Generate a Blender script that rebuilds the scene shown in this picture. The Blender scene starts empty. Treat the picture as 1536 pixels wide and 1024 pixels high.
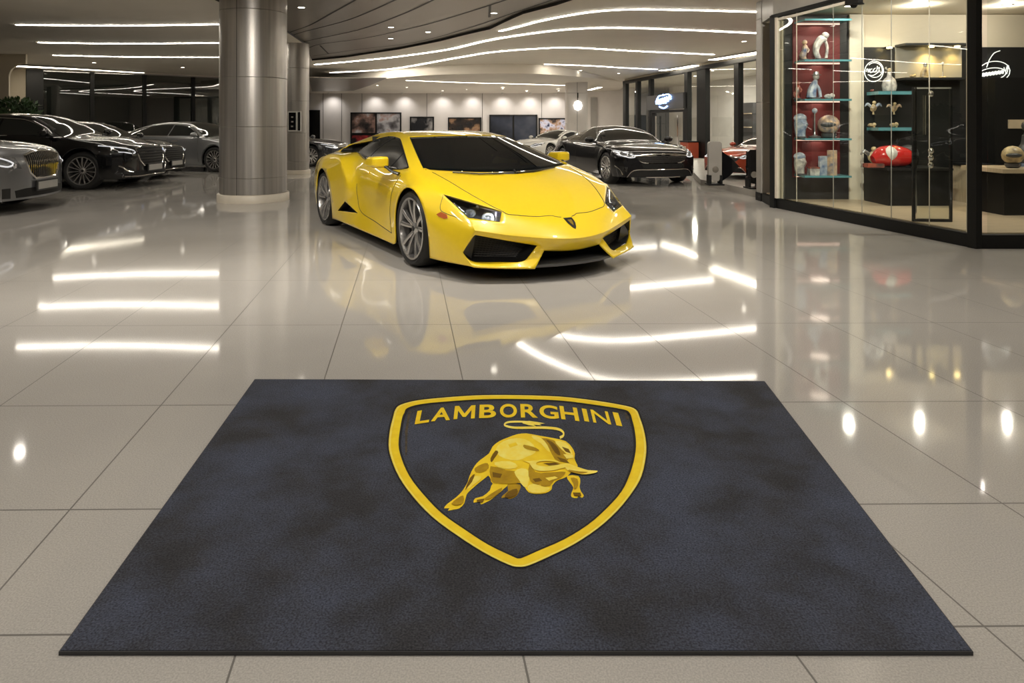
import bpy, bmesh, math, random
from mathutils import Vector, Matrix
from mathutils.bvhtree import BVHTree
random.seed(7)
sc = bpy.context.scene
COL = sc.collection
PI = math.pi
# ---------------------------------------------------------------- camera
F, CX, HY, H = 1000.0, 768.0, 185.0, 1.22
cam_d = bpy.data.cameras.new('camera'); cam = bpy.data.objects.new('camera', cam_d); COL.objects.link(cam)
cam.location = (0, 0, H); cam.rotation_euler = (PI/2, 0, 0)
cam_d.sensor_width = 36; cam_d.lens = 36*F/1536; cam_d.shift_y = -(512-HY)/1536
cam_d.clip_start = .05; cam_d.clip_end = 200
sc.camera = cam
sc.view_settings.view_transform = 'Standard'; sc.view_settings.look = 'None'
sc.view_settings.gamma = 1; sc.view_settings.use_curve_mapping = False
sc.view_settings.exposure = 0.45
sc.cycles.max_bounces = 8; sc.cycles.diffuse_bounces = 4; sc.cycles.glossy_bounces = 5
sc.cycles.transparent_max_bounces = 16; sc.cycles.transmission_bounces = 4
sc.cycles.caustics_reflective = False; sc.cycles.caustics_refractive = False
sc.cycles.sample_clamp_indirect = 3.0
w = bpy.data.worlds.new('world'); sc.world = w; w.use_nodes = True
w.node_tree.nodes['Background'].inputs[0].default_value = (.10, .095, .085, 1)
w.node_tree.nodes['Background'].inputs[1].default_value = .25

def G(px, py, z=0.0):
    Y = (H-z)*F/(py-HY); return Vector(((px-CX)/F*Y, Y, z))
def AT(px, py, Y): return Vector(((px-CX)/F*Y, Y, H+(HY-py)/F*Y))

# ---------------------------------------------------------------- materials
def M(name, col, rough=.5, metal=0, spec=.5, coat=0, emit=0, ecol=None, vary=.06, scale=6, bump=0, stretch=None, rvary=0, c2=None, detail=4):
    m = bpy.data.materials.new(name); m.use_nodes = True
    nt = m.node_tree; N = nt.nodes; L = nt.links; b = N['Principled BSDF']
    b.inputs['Roughness'].default_value = rough; b.inputs['Metallic'].default_value = metal
    b.inputs['Specular IOR Level'].default_value = spec
    b.inputs['Coat Weight'].default_value = coat; b.inputs['Coat Roughness'].default_value = .03
    c = tuple(col)+(1,)
    tc = N.new('ShaderNodeTexCoord'); mp = N.new('ShaderNodeMapping'); no = N.new('ShaderNodeTexNoise')
    L.new(tc.outputs['Object'], mp.inputs[0]); L.new(mp.outputs[0], no.inputs['Vector'])
    no.inputs['Scale'].default_value = scale; no.inputs['Detail'].default_value = detail
    if stretch: mp.inputs['Scale'].default_value = stretch
    rp = N.new('ShaderNodeValToRGB'); L.new(no.outputs['Fac'], rp.inputs[0])
    rp.color_ramp.elements[0].position = .3; rp.color_ramp.elements[1].position = .7
    lo = c2 or tuple(max(0, x*(1-vary)) for x in col); hi = col if c2 else tuple(min(1, x*(1+vary)) for x in col)
    rp.color_ramp.elements[0].color = tuple(lo)+(1,); rp.color_ramp.elements[1].color = tuple(hi)+(1,)
    L.new(rp.outputs[0], b.inputs['Base Color'])
    if rvary:
        mr = N.new('ShaderNodeMapRange'); L.new(no.outputs['Fac'], mr.inputs[0])
        mr.inputs['To Min'].default_value = max(0, rough-rvary); mr.inputs['To Max'].default_value = rough+rvary
        L.new(mr.outputs[0], b.inputs['Roughness'])
    if bump:
        bu = N.new('ShaderNodeBump'); bu.inputs['Strength'].default_value = bump; bu.inputs['Distance'].default_value = .002
        L.new(no.outputs['Fac'], bu.inputs['Height']); L.new(bu.outputs[0], b.inputs['Normal'])
    if emit:
        b.inputs['Emission Color'].default_value = tuple(ecol or col)+(1,); b.inputs['Emission Strength'].default_value = emit
    return m

def glass(name, tint=(.9, .93, .9), body=0.0, bcol=(.01, .01, .01), ior=1.5, rough=0.0):
    """clear pane: fresnel reflection over see-through tint; body = share of dark tint film"""
    m = bpy.data.materials.new(name); m.use_nodes = True
    nt = m.node_tree; N = nt.nodes; L = nt.links; N.remove(N['Principled BSDF']); out = N['Material Output']
    tr = N.new('ShaderNodeBsdfTransparent'); tr.inputs[0].default_value = tuple(tint)+(1,)
    gl = N.new('ShaderNodeBsdfGlossy'); gl.inputs['Roughness'].default_value = rough; gl.inputs[0].default_value = (1, 1, 1, 1)
    fr = N.new('ShaderNodeFresnel'); fr.inputs[0].default_value = ior
    no = N.new('ShaderNodeTexNoise'); no.inputs['Scale'].default_value = 1.3
    df = N.new('ShaderNodeBsdfDiffuse'); rp = N.new('ShaderNodeValToRGB'); L.new(no.outputs[0], rp.inputs[0])
    rp.color_ramp.elements[0].color = tuple(bcol)+(1,); rp.color_ramp.elements[1].color = tuple(x*1.3 for x in bcol)+(1,)
    L.new(rp.outputs[0], df.inputs[0])
    m0 = N.new('ShaderNodeMixShader'); m0.inputs[0].default_value = body
    L.new(tr.outputs[0], m0.inputs[1]); L.new(df.outputs[0], m0.inputs[2])
    ge = N.new('ShaderNodeNewGeometry'); inv = N.new('ShaderNodeMath'); inv.operation = 'SUBTRACT'; inv.inputs[0].default_value = 1; L.new(ge.outputs['Backfacing'], inv.inputs[1])
    mu = N.new('ShaderNodeMath'); mu.operation = 'MULTIPLY'; L.new(fr.outputs[0], mu.inputs[0]); L.new(inv.outputs[0], mu.inputs[1])
    m1 = N.new('ShaderNodeMixShader'); L.new(mu.outputs[0], m1.inputs[0]); L.new(m0.outputs[0], m1.inputs[1]); L.new(gl.outputs[0], m1.inputs[2])
    L.new(m1.outputs[0], out.inputs[0])
    return m

MT = {}
MT['grout'] = M('grout', (.16, .15, .135), .6)
MT['ceiling'] = M('ceiling_paint', (.82, .765, .675), .55, vary=.03, scale=1.2)
MT['bronze'] = M('bronze_panel', (.33, .30, .265), .30, .85, vary=.07, scale=.7, stretch=(1, .4, 1), rvary=.03)
MT['steel'] = M('brushed_steel', (.46, .435, .405), .36, .8, vary=.16, scale=3, stretch=(6, 6, .15), rvary=.05)
MT['joint'] = M('dark_joint', (.035, .032, .03), .5)
MT['black'] = M('black_frame', (.007, .007, .007), .5, spec=.25)
MT['blackgloss'] = M('black_gloss', (.008, .008, .009), .08)
MT['wall'] = M('wall_panel', (.74, .70, .665), .55, vary=.04, scale=2)
MT['beige'] = M('beige_wall', (.72, .64, .51), .6, vary=.04, scale=2)
MT['clad'] = M('grey_cladding', (.34, .32, .29), .42, .1, vary=.08, scale=3)
MT['darkpanel'] = M('dark_panel', (.05, .05, .052), .35, vary=.15, scale=2)
MT['cream'] = M('cream_stone', (.66, .60, .50), .4, vary=.06, scale=5)
MT['strip'] = M('light_strip', (1, .93, .80), .5, emit=17, ecol=(1, .92, .79), vary=.01)
MT['cove'] = M('cove_light', (1, .93, .80), .5, emit=12, ecol=(1, .90, .72), vary=.01)
MT['shelfglow'] = M('shelf_glow', (1, .8, .7), .5, emit=1.3, ecol=(1, .6, .5), vary=.01)
MT['showpanel'] = M('showcase_panel', (.016, .016, .017), .35, vary=.15, scale=2)
MT['down'] = M('downlight_lens', (1, .94, .84), .5, emit=14, ecol=(1, .92, .78), vary=.01)
MT['warm'] = M('warm_spot_lens', (1, .78, .3), .5, emit=18, ecol=(1, .72, .28), vary=.01)
MT['glass'] = glass('clear_glass', (.93, .95, .92))
MT['smoke'] = glass('storefront_glass', (.72, .76, .72), .30, (.012, .013, .012), 1.7)
MT['shelf'] = M('teal_shelf_edge', (.10, .27, .31), .15, vary=.1, spec=.8)
MT['red'] = M('deep_red_back', (.105, .010, .010), .5, vary=.2, scale=3)
MT['oak'] = M('oak_boards', (.55, .44, .31), .35, vary=.14, scale=4, stretch=(1, 9, 1))
MT['chrome'] = M('chrome', (.78, .77, .75), .08, 1, vary=.03)
MT['silverp'] = M('rim_silver', (.52, .51, .50), .22, .85, vary=.04)
MT['rubber'] = M('tyre_rubber', (.012, .012, .012), .6, vary=.2, scale=20)
MT['well'] = M('wheel_well', (.006, .006, .006), .8)
MT['white'] = M('white_enamel', (.75, .74, .71), .35)
MT['neon'] = M('neon_tube', (.9, .9, .88), .4, emit=.7, ecol=(.95, .95, .9), vary=.01)

# ---------------------------------------------------------------- mesh building
class MB:
    def __init__(s): s.v = []; s.f = []; s.m = []
    def add(s, vs, fs, mi=0):
        o = len(s.v); s.v += [tuple(v) for v in vs]; s.f += [tuple(i+o for i in f) for f in fs]; s.m += [mi]*len(fs); return s
    def box(s, c, size, rz=0, mi=0, rot=None):
        x, y, z = (a/2 for a in size)
        R = rot or Matrix.Rotation(rz, 3, 'Z'); c = Vector(c)
        vs = [c+R@Vector((i*x, j*y, k*z)) for i in (-1, 1) for j in (-1, 1) for k in (-1, 1)]
        return s.add(vs, [(0, 1, 3, 2), (4, 6, 7, 5), (0, 4, 5, 1), (2, 3, 7, 6), (0, 2, 6, 4), (1, 5, 7, 3)], mi)
    def prism(s, poly, z0, z1, mi=0):
        n = len(poly); vs = [(p[0], p[1], z0) for p in poly]+[(p[0], p[1], z1) for p in poly]
        return s.add(vs, [tuple(range(n))[::-1], tuple(range(n, 2*n))]+[(i, (i+1) % n, n+(i+1) % n, n+i) for i in range(n)], mi)
    def slab(s, pts, nrm, t, mi=0):
        """polygon of 3-D points pushed along nrm by t"""
        n = len(pts); nrm = Vector(nrm).normalized(); a = [Vector(p) for p in pts]; b = [p+nrm*t for p in a]
        return s.add(a+b, [tuple(range(n))[::-1], tuple(range(n, 2*n))]+[(i, (i+1) % n, n+(i+1) % n, n+i) for i in range(n)], mi)
    def tube(s, pts, r, n=8, mi=0, cap=True, flat=1.0):
        pts = [Vector(p) for p in pts]; rs = r if isinstance(r, (list, tuple)) else [r]*len(pts)
        o = len(s.v); prev = None; k = len(pts)
        for i, p in enumerate(pts):
            t = (pts[min(i+1, k-1)]-pts[max(i-1, 0)]).normalized()
            if prev is None: a = t.orthogonal().normalized() if abs(t.z) > .95 else t.cross(Vector((0, 0, 1))).normalized()
            else: a = (prev-t*prev.dot(t)).normalized()
            prev = a; b = t.cross(a)
            for q in range(n):
                an = 2*PI*q/n; s.v.append(tuple(p+(a*math.cos(an)+b*math.sin(an)*flat)*rs[i]))
        fs = [(o+i*n+q, o+i*n+(q+1) % n, o+(i+1)*n+(q+1) % n, o+(i+1)*n+q) for i in range(k-1) for q in range(n)]
        if cap: fs += [tuple(o+q for q in range(n))[::-1], tuple(o+(k-1)*n+q for q in range(n))]
        s.f += fs; s.m += [mi]*len(fs); return s
    def lathe(s, prof, c=(0, 0, 0), n=32, axis='Z', mi=0, close=False):
        """prof: (radius, height) pairs"""
        o = len(s.v); c = Vector(c)
        for r, h in prof:
            for q in range(n):
                a = 2*PI*q/n; x, y = r*math.cos(a), r*math.sin(a)
                p = {'Z': (x, y, h), 'Y': (x, h, y), 'X': (h, x, y)}[axis]
                s.v.append(tuple(c+Vector(p)))
        k = len(prof); rng = range(k if close else k-1)
        fs = [(o+i*n+q, o+i*n+(q+1) % n, o+((i+1) % k)*n+(q+1) % n, o+((i+1) % k)*n+q) for i in rng for q in range(n)]
        if not close:
            if prof[0][0] > 1e-6: fs.append(tuple(o+q for q in range(n))[::-1])
            if prof[-1][0] > 1e-6: fs.append(tuple(o+(k-1)*n+q for q in range(n)))
        s.f += fs; s.m += [mi]*len(fs); return s
    def ball(s, c, r, n=12, mi=0, sc3=(1, 1, 1), noise=0, seed=0):
        rnd = random.Random(seed); c = Vector(c); o = len(s.v); st = n//2
        for i in range(st+1):
            th = PI*i/st
            for q in range(n):
                a = 2*PI*q/n; k = r*(1+noise*(rnd.random()-.5))
                s.v.append(tuple(c+Vector((math.sin(th)*math.cos(a)*sc3[0], math.sin(th)*math.sin(a)*sc3[1], math.cos(th)*sc3[2]))*k))
        fs = [(o+i*n+q, o+i*n+(q+1) % n, o+(i+1)*n+(q+1) % n, o+(i+1)*n+q) for i in range(st) for q in range(n)]
        s.f += fs; s.m += [mi]*len(fs); return s
    def build(s, name, mats, parent=None, smooth=35, xf=None, recalc=True):
        if not isinstance(mats, (list, tuple)): mats = [mats]
        me = bpy.data.meshes.new(name)
        me.from_pydata([tuple(xf(v)) for v in s.v] if xf else s.v, [], s.f)
        for m in mats: me.materials.append(m)
        me.polygons.foreach_set('material_index', s.m)
        bm = bmesh.new(); bm.from_mesh(me)
        bmesh.ops.remove_doubles(bm, verts=bm.verts, dist=1e-5)
        bmesh.ops.dissolve_degenerate(bm, edges=bm.edges, dist=1e-6)
        if recalc: bmesh.ops.recalc_face_normals(bm, faces=bm.faces)
        big = [f for f in bm.faces if len(f.verts) > 4]
        if big: bmesh.ops.triangulate(bm, faces=big)
        bm.to_mesh(me); bm.free()
        if smooth:
            me.polygons.foreach_set('use_smooth', [True]*len(me.polygons)); me.set_sharp_from_angle(angle=math.radians(smooth))
        o = bpy.data.objects.new(name, me); COL.objects.link(o)
        if parent: o.parent = parent
        return o

def tag(o, label, cat, group=None, kind=None):
    o['label'] = label; o['category'] = cat
    if group: o['group'] = group
    if kind: o['kind'] = kind
    return o
def thing(name, label, cat, loc=(0, 0, 0), rz=0, group=None, kind=None):
    o = bpy.data.objects.new(name, None); COL.objects.link(o); o.location = loc; o.rotation_euler = (0, 0, rz); o.empty_display_size = .2
    return tag(o, label, cat, group, kind)
def copy_tree(o, parent=None):
    c = o.copy(); COL.objects.link(c)
    if parent: c.parent = parent
    for ch in list(o.children): copy_tree(ch, c)
    return c
def catmull(pts, n=8):
    P = [Vector(p) for p in pts]; P = [P[0]*2-P[1]]+P+[P[-1]*2-P[-2]]; out = []
    for i in range(1, len(P)-2):
        for k in range(n):
            t = k/n
            out.append(.5*((2*P[i])+(P[i+1]-P[i-1])*t+(2*P[i-1]-5*P[i]+4*P[i+1]-P[i+2])*t*t+(3*P[i]-P[i-1]-3*P[i+1]+P[i+2])*t**3))
    return out+[P[-2]]

# ---------------------------------------------------------------- floor
def floor_mat():
    m = M('polished_tile', (.50, .475, .44), .10, vary=.05, scale=1.1, detail=6)
    nt = m.node_tree; N = nt.nodes; L = nt.links; b = N['Principled BSDF']
    b.inputs['IOR'].default_value = 1.45
    tc = N.new('ShaderNodeTexCoord'); n2 = N.new('ShaderNodeTexNoise'); n2.inputs['Scale'].default_value = 220; n2.inputs['Detail'].default_value = 2
    L.new(tc.outputs['Object'], n2.inputs['Vector'])
    mx = N.new('ShaderNodeMix'); mx.data_type = 'RGBA'; mx.blend_type = 'MULTIPLY'; mx.inputs[0].default_value = .55
    rp = N.new('ShaderNodeValToRGB'); rp.color_ramp.elements[0].color = (.72, .72, .72, 1); rp.color_ramp.elements[1].color = (1.15, 1.15, 1.15, 1)
    rp.color_ramp.elements[0].position = .35; rp.color_ramp.elements[1].position = .65
    L.new(n2.outputs[0], rp.inputs[0])
    src = b.inputs['Base Color'].links[0].from_socket
    L.new(src, mx.inputs[6]); L.new(rp.outputs[0], mx.inputs[7]); L.new(mx.outputs[2], b.inputs['Base Color'])
    n3 = N.new('ShaderNodeTexNoise'); n3.inputs['Scale'].default_value = .8; n3.inputs['Detail'].default_value = 5; L.new(tc.outputs['Object'], n3.inputs['Vector'])
    mr = N.new('ShaderNodeMapRange'); mr.inputs['To Min'].default_value = .03; mr.inputs['To Max'].default_value = .085
    L.new(n3.outputs[0], mr.inputs[0]); L.new(mr.outputs[0], b.inputs['Roughness'])
    return m
MT['tile'] = floor_mat()
def make_floor():
    xs = [-2.217-.66*k for k in range(24, 0, -1)]+[-2.217, -1.526, -.856, -.197, .429, .935, 1.446, 2.10]+[2.10+.66*k for k in range(1, 22)]
    ys = [-5.2, -4.1, -3.0, -1.9, -.8, .5, 1.09, 1.607, 2.125, 2.905, 4.05]+[4.05+1.15*k for k in range(1, 30)]
    gx, gy = .0026, .0030
    us = [xs[0]-1]+[a for x in xs for a in (x-gx, x+gx)]+[xs[-1]+1]
    vs = [ys[0]-1]+[a for y in ys for a in (y-gy, y+gy)]+[ys[-1]+1]
    mb = MB(); nu = len(us)
    for v in vs:
        for u in us: mb.v.append((u-.158*(v-2.94), v+.012*u, 0))
    for j in range(len(vs)-1):
        for i in range(nu-1):
            mb.f.append((j*nu+i, j*nu+i+1, (j+1)*nu+i+1, (j+1)*nu+i)); mb.m.append(1 if (i % 2 or j % 2) else 0)
    o = mb.build('floor', [MT['tile'], MT['grout']], smooth=0)
    # slab below
    tag(o, 'polished beige porcelain tile floor of the showroom', 'floor', kind='structure')
make_floor()

# ---------------------------------------------------------------- ceiling
ZC = 3.15; ZM = 3.20
edge_px = [(322, 0), (380, 28), (425, 45), (458, 67), (468, 91), (520, 86), (600, 74), (660, 62), (700, 52), (735, 44), (758, 33), (785, 21), (835, 8), (865, -2)]
edge = [G(px, py, ZC) for px, py in edge_px]
notch = [Vector((-3.9, -4, ZC)), Vector((-4.3, 4, ZC))]+edge+[Vector((1.6, 8.6, ZC)), Vector((2.1, 6, ZC)), Vector((2.3, 2, ZC)), Vector((2.4, -4, ZC))]
def make_ceiling():
    mb = MB()
    outer = [(-20, -4), ]+[(p.x, p.y) for p in notch]+[(12, -4), (12, 42), (-20, 42)]
    mb.add([(x, y, ZC) for x, y in outer], [tuple(range(len(outer)))])
    n = len(notch)
    mb.add([p for p in notch]+[(p.x, p.y, ZM+.03) for p in notch], [(i, i+1, n+i+1, n+i) for i in range(n-1)], 1)
    o = mb.build('ceiling', [MT['ceiling'], MT['joint']], smooth=0, recalc=False)
    tag(o, 'smooth beige ceiling with a curved edge around the dark metal panel field', 'ceiling', kind='structure')
    mb = MB(); poly = [(p.x, p.y) for p in notch]
    mb.add([(x*1.0, y+.0, ZM) for x, y in poly], [tuple(range(len(poly)))])
    for i in range(len(poly)-1): pass
    lines = [[(420, 56), (436, 48), (464, 38), (497, 20), (533, 0), (548, -10)], [(425, 60), (447, 50), (522, 30), (593, 0), (612, -10)],
             [(440, 68), (462, 61), (537, 45), (602, 22), (650, 0), (668, -10)], [(462, 72), (482, 66), (548, 57), (635, 38), (700, 19), (759, 0), (790, -10)],
             [(470, 84), (538, 74), (620, 64), (700, 43), (780, 16), (820, 3), (850, -8)], [(735, 8), (734, 26)], [(480, 68), (493, 81)]]
    for ln in lines:
        pts = catmull([G(px, py, ZM-.004) for px, py in ln], 6)
        for a, b in zip(pts, pts[1:]):
            d = (b-a).normalized().cross(Vector((0, 0, 1)))*.022
            mb.add([a-d, a+d, b+d, b-d], [(0, 1, 2, 3)], 1)
    o = mb.build('ceiling_metal', [MT['bronze'], MT['joint']], smooth=0)
    tag(o, 'dark bronze metal panel ceiling with sweeping curved joints', 'ceiling', kind='structure')
    # lower ceiling at the back
    zb = 2.84
    e = [G(px, py, z) for px, py, z in [(455, 128, zb), (520, 124, zb), (560, 120, zb), (600, 116, zb), (660, 112, zb), (750, 110, zb), (810, 111, zb), (850, 113.5, 2.88), (890, 117, 2.99), (920, 121, 3.09), (938, 124, 3.14)]]
    bot = catmull(e, 4)+[Vector((5.9, 36.4, 3.0)), Vector((2, 36.4, zb)), Vector((-14, 36.4, zb)), Vector((-14, 30, zb))]
    n = len(bot); mb = MB(); mb.add([tuple(p) for p in bot]+[(p.x, p.y, ZC-.004) for p in bot], [tuple(range(n))[::-1], tuple(range(n, 2*n))]+[(i, (i+1) % n, n+(i+1) % n, n+i) for i in range(n)])
    o = mb.build('ceiling_lower', MT['ceiling'], smooth=30)
    tag(o, 'lowered beige ceiling in front of the back wall', 'ceiling', kind='structure')
    e2 = [(463, 116), (520, 117), (580, 117), (555, 128), (530, 136), (468, 137)]
    mb = MB(); mb.prism([(G(px, py, 2.82).x, G(px, py, 2.82).y) for px, py in e2], 2.815, 2.838)
    o = mb.build('ceiling_panel', MT['bronze'], smooth=0); tag(o, 'small dark bronze panel under the lowered ceiling near the back wall', 'ceiling', kind='structure')
make_ceiling()

LABELS = []
def strip(px, z, width, label, mat='strip', group='linear ceiling lights'):
    pts = catmull([G(a, b, z-.012) for a, b in px], 8) if len(px) > 2 else [G(a, b, z-.012) for a, b in px]
    if isinstance(width, (int, float)): width = [width]*len(pts)
    n = len(pts); W = [width[0]+(width[-1]-width[0])*i/(n-1) for i in range(n)]
    t = thing('ceiling_light', label, 'light', tuple(pts[n//2]), group=group); o0 = pts[n//2]
    def rib(h0, h1, k, name, mat):
        mb = MB()
        for i, p in enumerate(pts):
            d = (pts[min(i+1, n-1)]-pts[max(i-1, 0)]).normalized(); s = Vector((-d.y, d.x, 0))*W[i]/2*k; q = p-o0
            for a, zz in ((-1, h0), (1, h0), (1, h1), (-1, h1)): mb.v.append(tuple(q+s*a+Vector((0, 0, zz))))
        for i in range(n-1):
            for q in range(4): mb.f.append((i*4+q, i*4+(q+1) % 4, i*4+4+(q+1) % 4, i*4+4+q)); mb.m.append(0)
        mb.f += [(0, 1, 2, 3), (n*4-4, n*4-3, n*4-2, n*4-1)]; mb.m += [0, 0]
        return mb.build(name, mat, t, smooth=0)
    rib(-.004, .004, 1, 'diffuser', MT[mat]); rib(.0041, .011, 1.25, 'housing', MT['white'])
strip([(25, 37.5), (180, 38.5), (335, 36.5), (385, 36)], ZC, .085, 'longest straight white light strip on the left ceiling, nearest of three')
strip([(58, 64), (180, 65.5), (335, 64.5), (385, 64.5)], ZC, .10, 'straight white light strip on the left ceiling, middle of three')
strip([(80, 83), (200, 85.5), (335, 86), (385, 86)], ZC, .11, 'straight white light strip on the left ceiling, farthest of three')
strip([(750, 47), (780, 39.5), (811, 31.5), (873, 20), (940, 14.5), (1040, 15.5), (1138, 18), (1240, 19)], ZC, .07, 'curved white light strip starting at the edge of the dark metal ceiling')
strip([(473, 97), (530, 92), (593, 85.5), (671, 74.5), (733, 60.5), (811, 48.5), (873, 43), (940, 42), (1040, 45.5), (1138, 50), (1240, 55)], ZC, .10, 'longest wavy white light strip sweeping across the middle ceiling')
strip([(496, 109), (586, 103.5), (681, 87.5), (733, 79), (791, 74), (857, 71.6), (940, 76), (1005, 79), (1070, 82)], ZC, .11, 'wavy white light strip just behind the longest one')
strip([(817, 96.5), (880, 98.5), (940, 102), (985, 104)], ZC, .11, 'short white light strip above the black coupe')
strip([(609, 120.5), (700, 124), (780, 126), (847, 128)], 2.84, .06, 'faint thin light strip on the lowered rear ceiling', 'cove')
strip([(18, 99), (110, 103.5), (216, 109.5)], 3.1, [.46, .05], 'wedge shaped warm cove light above the left glass wall', 'cove', 'cove lights')
strip([(992, 106), (1015, 103), (1045, 98)], 3.12, .22, 'short warm cove light above the lit doorway sign', 'cove', 'cove lights')
strip([(1068, 90), (1100, 85), (1140, 78.5)], 3.12, .26, 'warm cove light along the right glazing close to the grey pillar', 'cove', 'cove lights')
strip([(884, 135), (900, 131)], 2.9, .2, 'tiny warm cove light beside the far column', 'cove', 'cove lights')

def add_light(name, typ, loc, energy, color=(1, .93, .83), size=.1, rot=None, spot=None, parent=None, blend=.5):
    d = bpy.data.lights.new(name, typ); d.energy = energy; d.color = color
    if typ == 'AREA': d.shape = 'DISK'; d.size = size
    elif typ == 'SPOT': d.shadow_soft_size = size; d.spot_size = spot or 1.2; d.spot_blend = blend
    else: d.shadow_soft_size = size
    o = bpy.data.objects.new(name, d); COL.objects.link(o); o.location = loc
    if rot: o.rotation_euler = rot
    if parent: o.parent = parent
    return o
_dl = None
def downlight(p, label, r=.055, group='recessed downlights', energy=0):
    t = thing('downlight', label, 'light', tuple(p), group=group)
    global _dl
    if _dl is None:
        a = MB(); a.lathe([(r, -.002), (r, .006), (0, .006)], n=16); a.lathe([(0, -.002), (r, -.002)], n=16)
        b = MB(); b.lathe([(r*1.02, -.006), (r*1.3, -.006), (r*1.3, .004), (r*1.02, .004)], n=20, close=True)
        _dl = (a.build('lens', MT['down'], t).data, b.build('trim_ring', MT['white'], t).data)
    else:
        for nm, me in zip(('lens', 'trim_ring'), _dl):
            o = bpy.data.objects.new(nm, me); COL.objects.link(o); o.parent = t
    if energy: add_light('lamp', 'AREA', (0, 0, -.02), energy, size=2*r, parent=t)
    return t
DW = [((586.5, 40.7), ZM, 'downlight in the dark metal ceiling, left of the middle pair'), ((642, 48), ZM, 'downlight in the dark metal ceiling, right of the middle pair'),
      ((741, 19.5), ZM, 'downlight near the right tip of the dark metal ceiling'), ((586, 57.6), ZM, 'downlight in the dark metal ceiling closest to the curved strips'),
      ((452, 11), ZM, 'downlight in the dark metal ceiling beside the big steel column'),
      ((928, 110), ZC, 'downlight in the beige ceiling above the black coupe'), ((899, 121), ZC, 'small downlight beside the far column top'),
      ((871, 105.5), ZC, 'downlight in front of the far column'), ((1069, 106), 3.0, 'downlight near the right glazing'), ((1116, 62), ZC, 'downlight beside the grey pillar'),
      ((141, 94), ZC, 'left downlight in front of the dark glass wall'), ((274, 101), ZC, 'right downlight in front of the dark glass wall')]
for (px, py), z, lb in DW: downlight(G(px, py, z-.004), lb)
BX = [(486, 134), (566, 128), (610, 131), (700, 134), (664, 136), (754, 133), (790, 137), (838, 136)]
for i, (px, py) in enumerate(BX):
    p = G(px, py, 2.836); p.y = min(p.y, 35.2)
    p.x = (px-CX)/F*p.y
    downlight(p, ['far downlight above the dark doorway', 'far downlight above the twin picture', 'far downlight right of the twin picture', 'far downlight above the brown picture',
                  'far downlight above the small black screen', 'far downlight above the wide dark screen', 'far downlight above the right edge of the dark screen', 'far downlight beside the far column'][i], r=.07, group='wall washing downlights', energy=28)
# wall washers against the back wall
WASH = thing('wall_washer_track', 'row of wall washing spot lamps along the top of the back wall', 'light', (0, 35.1, 2.83))
for px in (500, 563, 607, 664, 709, 754, 795, 832):
    X = (px-CX)/F*36
    hb = MB(); hb.lathe([(.05, -.07), (.05, 0), (.0, 0)], c=(X, 0, 0), n=12); hb.build('spot_head', MT['white'], WASH)
    add_light('spot_lamp', 'SPOT', (X, .25, -.08), 30, (1, .95, .9), .03, (math.radians(32), 0, 0), 1.9, WASH, 1.0)
NEAR = 14.5
# unseen lamps added to light the near floor, recessed out of view
i = 0
for X, Y in ((-7, 2), (-6, 4.8), (4.4, 1.2), (4.4, 4.0)):
    downlight(Vector((X, Y, ZC-.004)), 'recessed downlight in the beige ceiling above the camera side of the hall', r=.09, group='near hall downlights', energy=NEAR)
for X, Y in ((-2.6, .3), (-.6, .3), (1.4, .3), (-2.8, 2.6), (-.6, 2.6), (1.5, 2.6)):
    downlight(Vector((X, Y, ZM-.004)), 'recessed downlight in the dark metal ceiling above the mat', r=.09, group='near metal ceiling downlights', energy=NEAR)
for k, (X, Y, e) in enumerate(((-3.3, 4.5, 175), (-1.7, 4.9, 150), (.1, 5.0, 150), (1.6, 4.8, 115))):  # unseen spots added to brighten the yellow car
    t = downlight(Vector((X, Y, ZM-.004)), 'recessed spot in the dark metal ceiling turned towards the yellow car', r=.09, group='spots turned to the yellow car')
    add_light('lamp', 'SPOT', (0, 0, -.03), e, size=.07, rot=(math.radians(20), 0, -X*.10), spot=2.0, parent=t, blend=1)

for X, Y, e, tilt, yaw, lb in ((-2.4, 4.8, 360, 64, 18, 'recessed adjustable spot turned to the large steel column'), (2.6, 4.8, 900, 72, -17, 'recessed adjustable spot turned to the grey clad pier')):  # unseen spots added to brighten the column and the pier
    t = downlight(Vector((X, Y, (ZM if X < 2.2 else ZC)-.004)), lb, r=.09)
    add_light('lamp', 'SPOT', (0, 0, -.03), e, size=.07, rot=(math.radians(tilt), 0, math.radians(yaw)), spot=1.1, parent=t, blend=1)
for X, Y, e, lb in ((-6.5, 8.8, 34, 'downlight in the beige ceiling over the open floor left of the mat'), (-9.5, 7.5, 80, 'downlight in the beige ceiling above the grey limousine')):  # the one above the limousine is added to brighten the left floor
    t = downlight(Vector((X, Y, ZC-.004)), lb, r=.05)
    add_light('lamp', 'SPOT', (0, 0, -.02), e*2.2, size=.05, spot=2.6, parent=t, blend=1)

# ---------------------------------------------------------------- walls and columns
def wallbox(name, a, b, z0, z1, th, mat, label, extra=None):
    a = Vector(a); b = Vector(b); d = (b-a).normalized(); n = Vector((-d.y, d.x))*th
    mb = MB(); mb.prism([a, b, b+n, a+n], z0, z1)
    o = mb.build(name, mat, smooth=0)
    if label: tag(o, label, 'wall', kind='structure')
    return o
wallbox('wall_back', (-14, 36), (6.6, 36), 0, 3.2, .3, MT['wall'], 'pale panelled back wall washed by spot lamps')
jb = MB()
for X in (-10.2, -9.2, -8.1, -4.6, -1.6, 1.6, 3.4): jb.box((X, 35.995, 1.42), (.02, .012, 2.84))
tag(jb.build('trim_back', MT['joint'], smooth=0), 'thin vertical joints of the back wall panels', 'trim', kind='structure')
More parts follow.
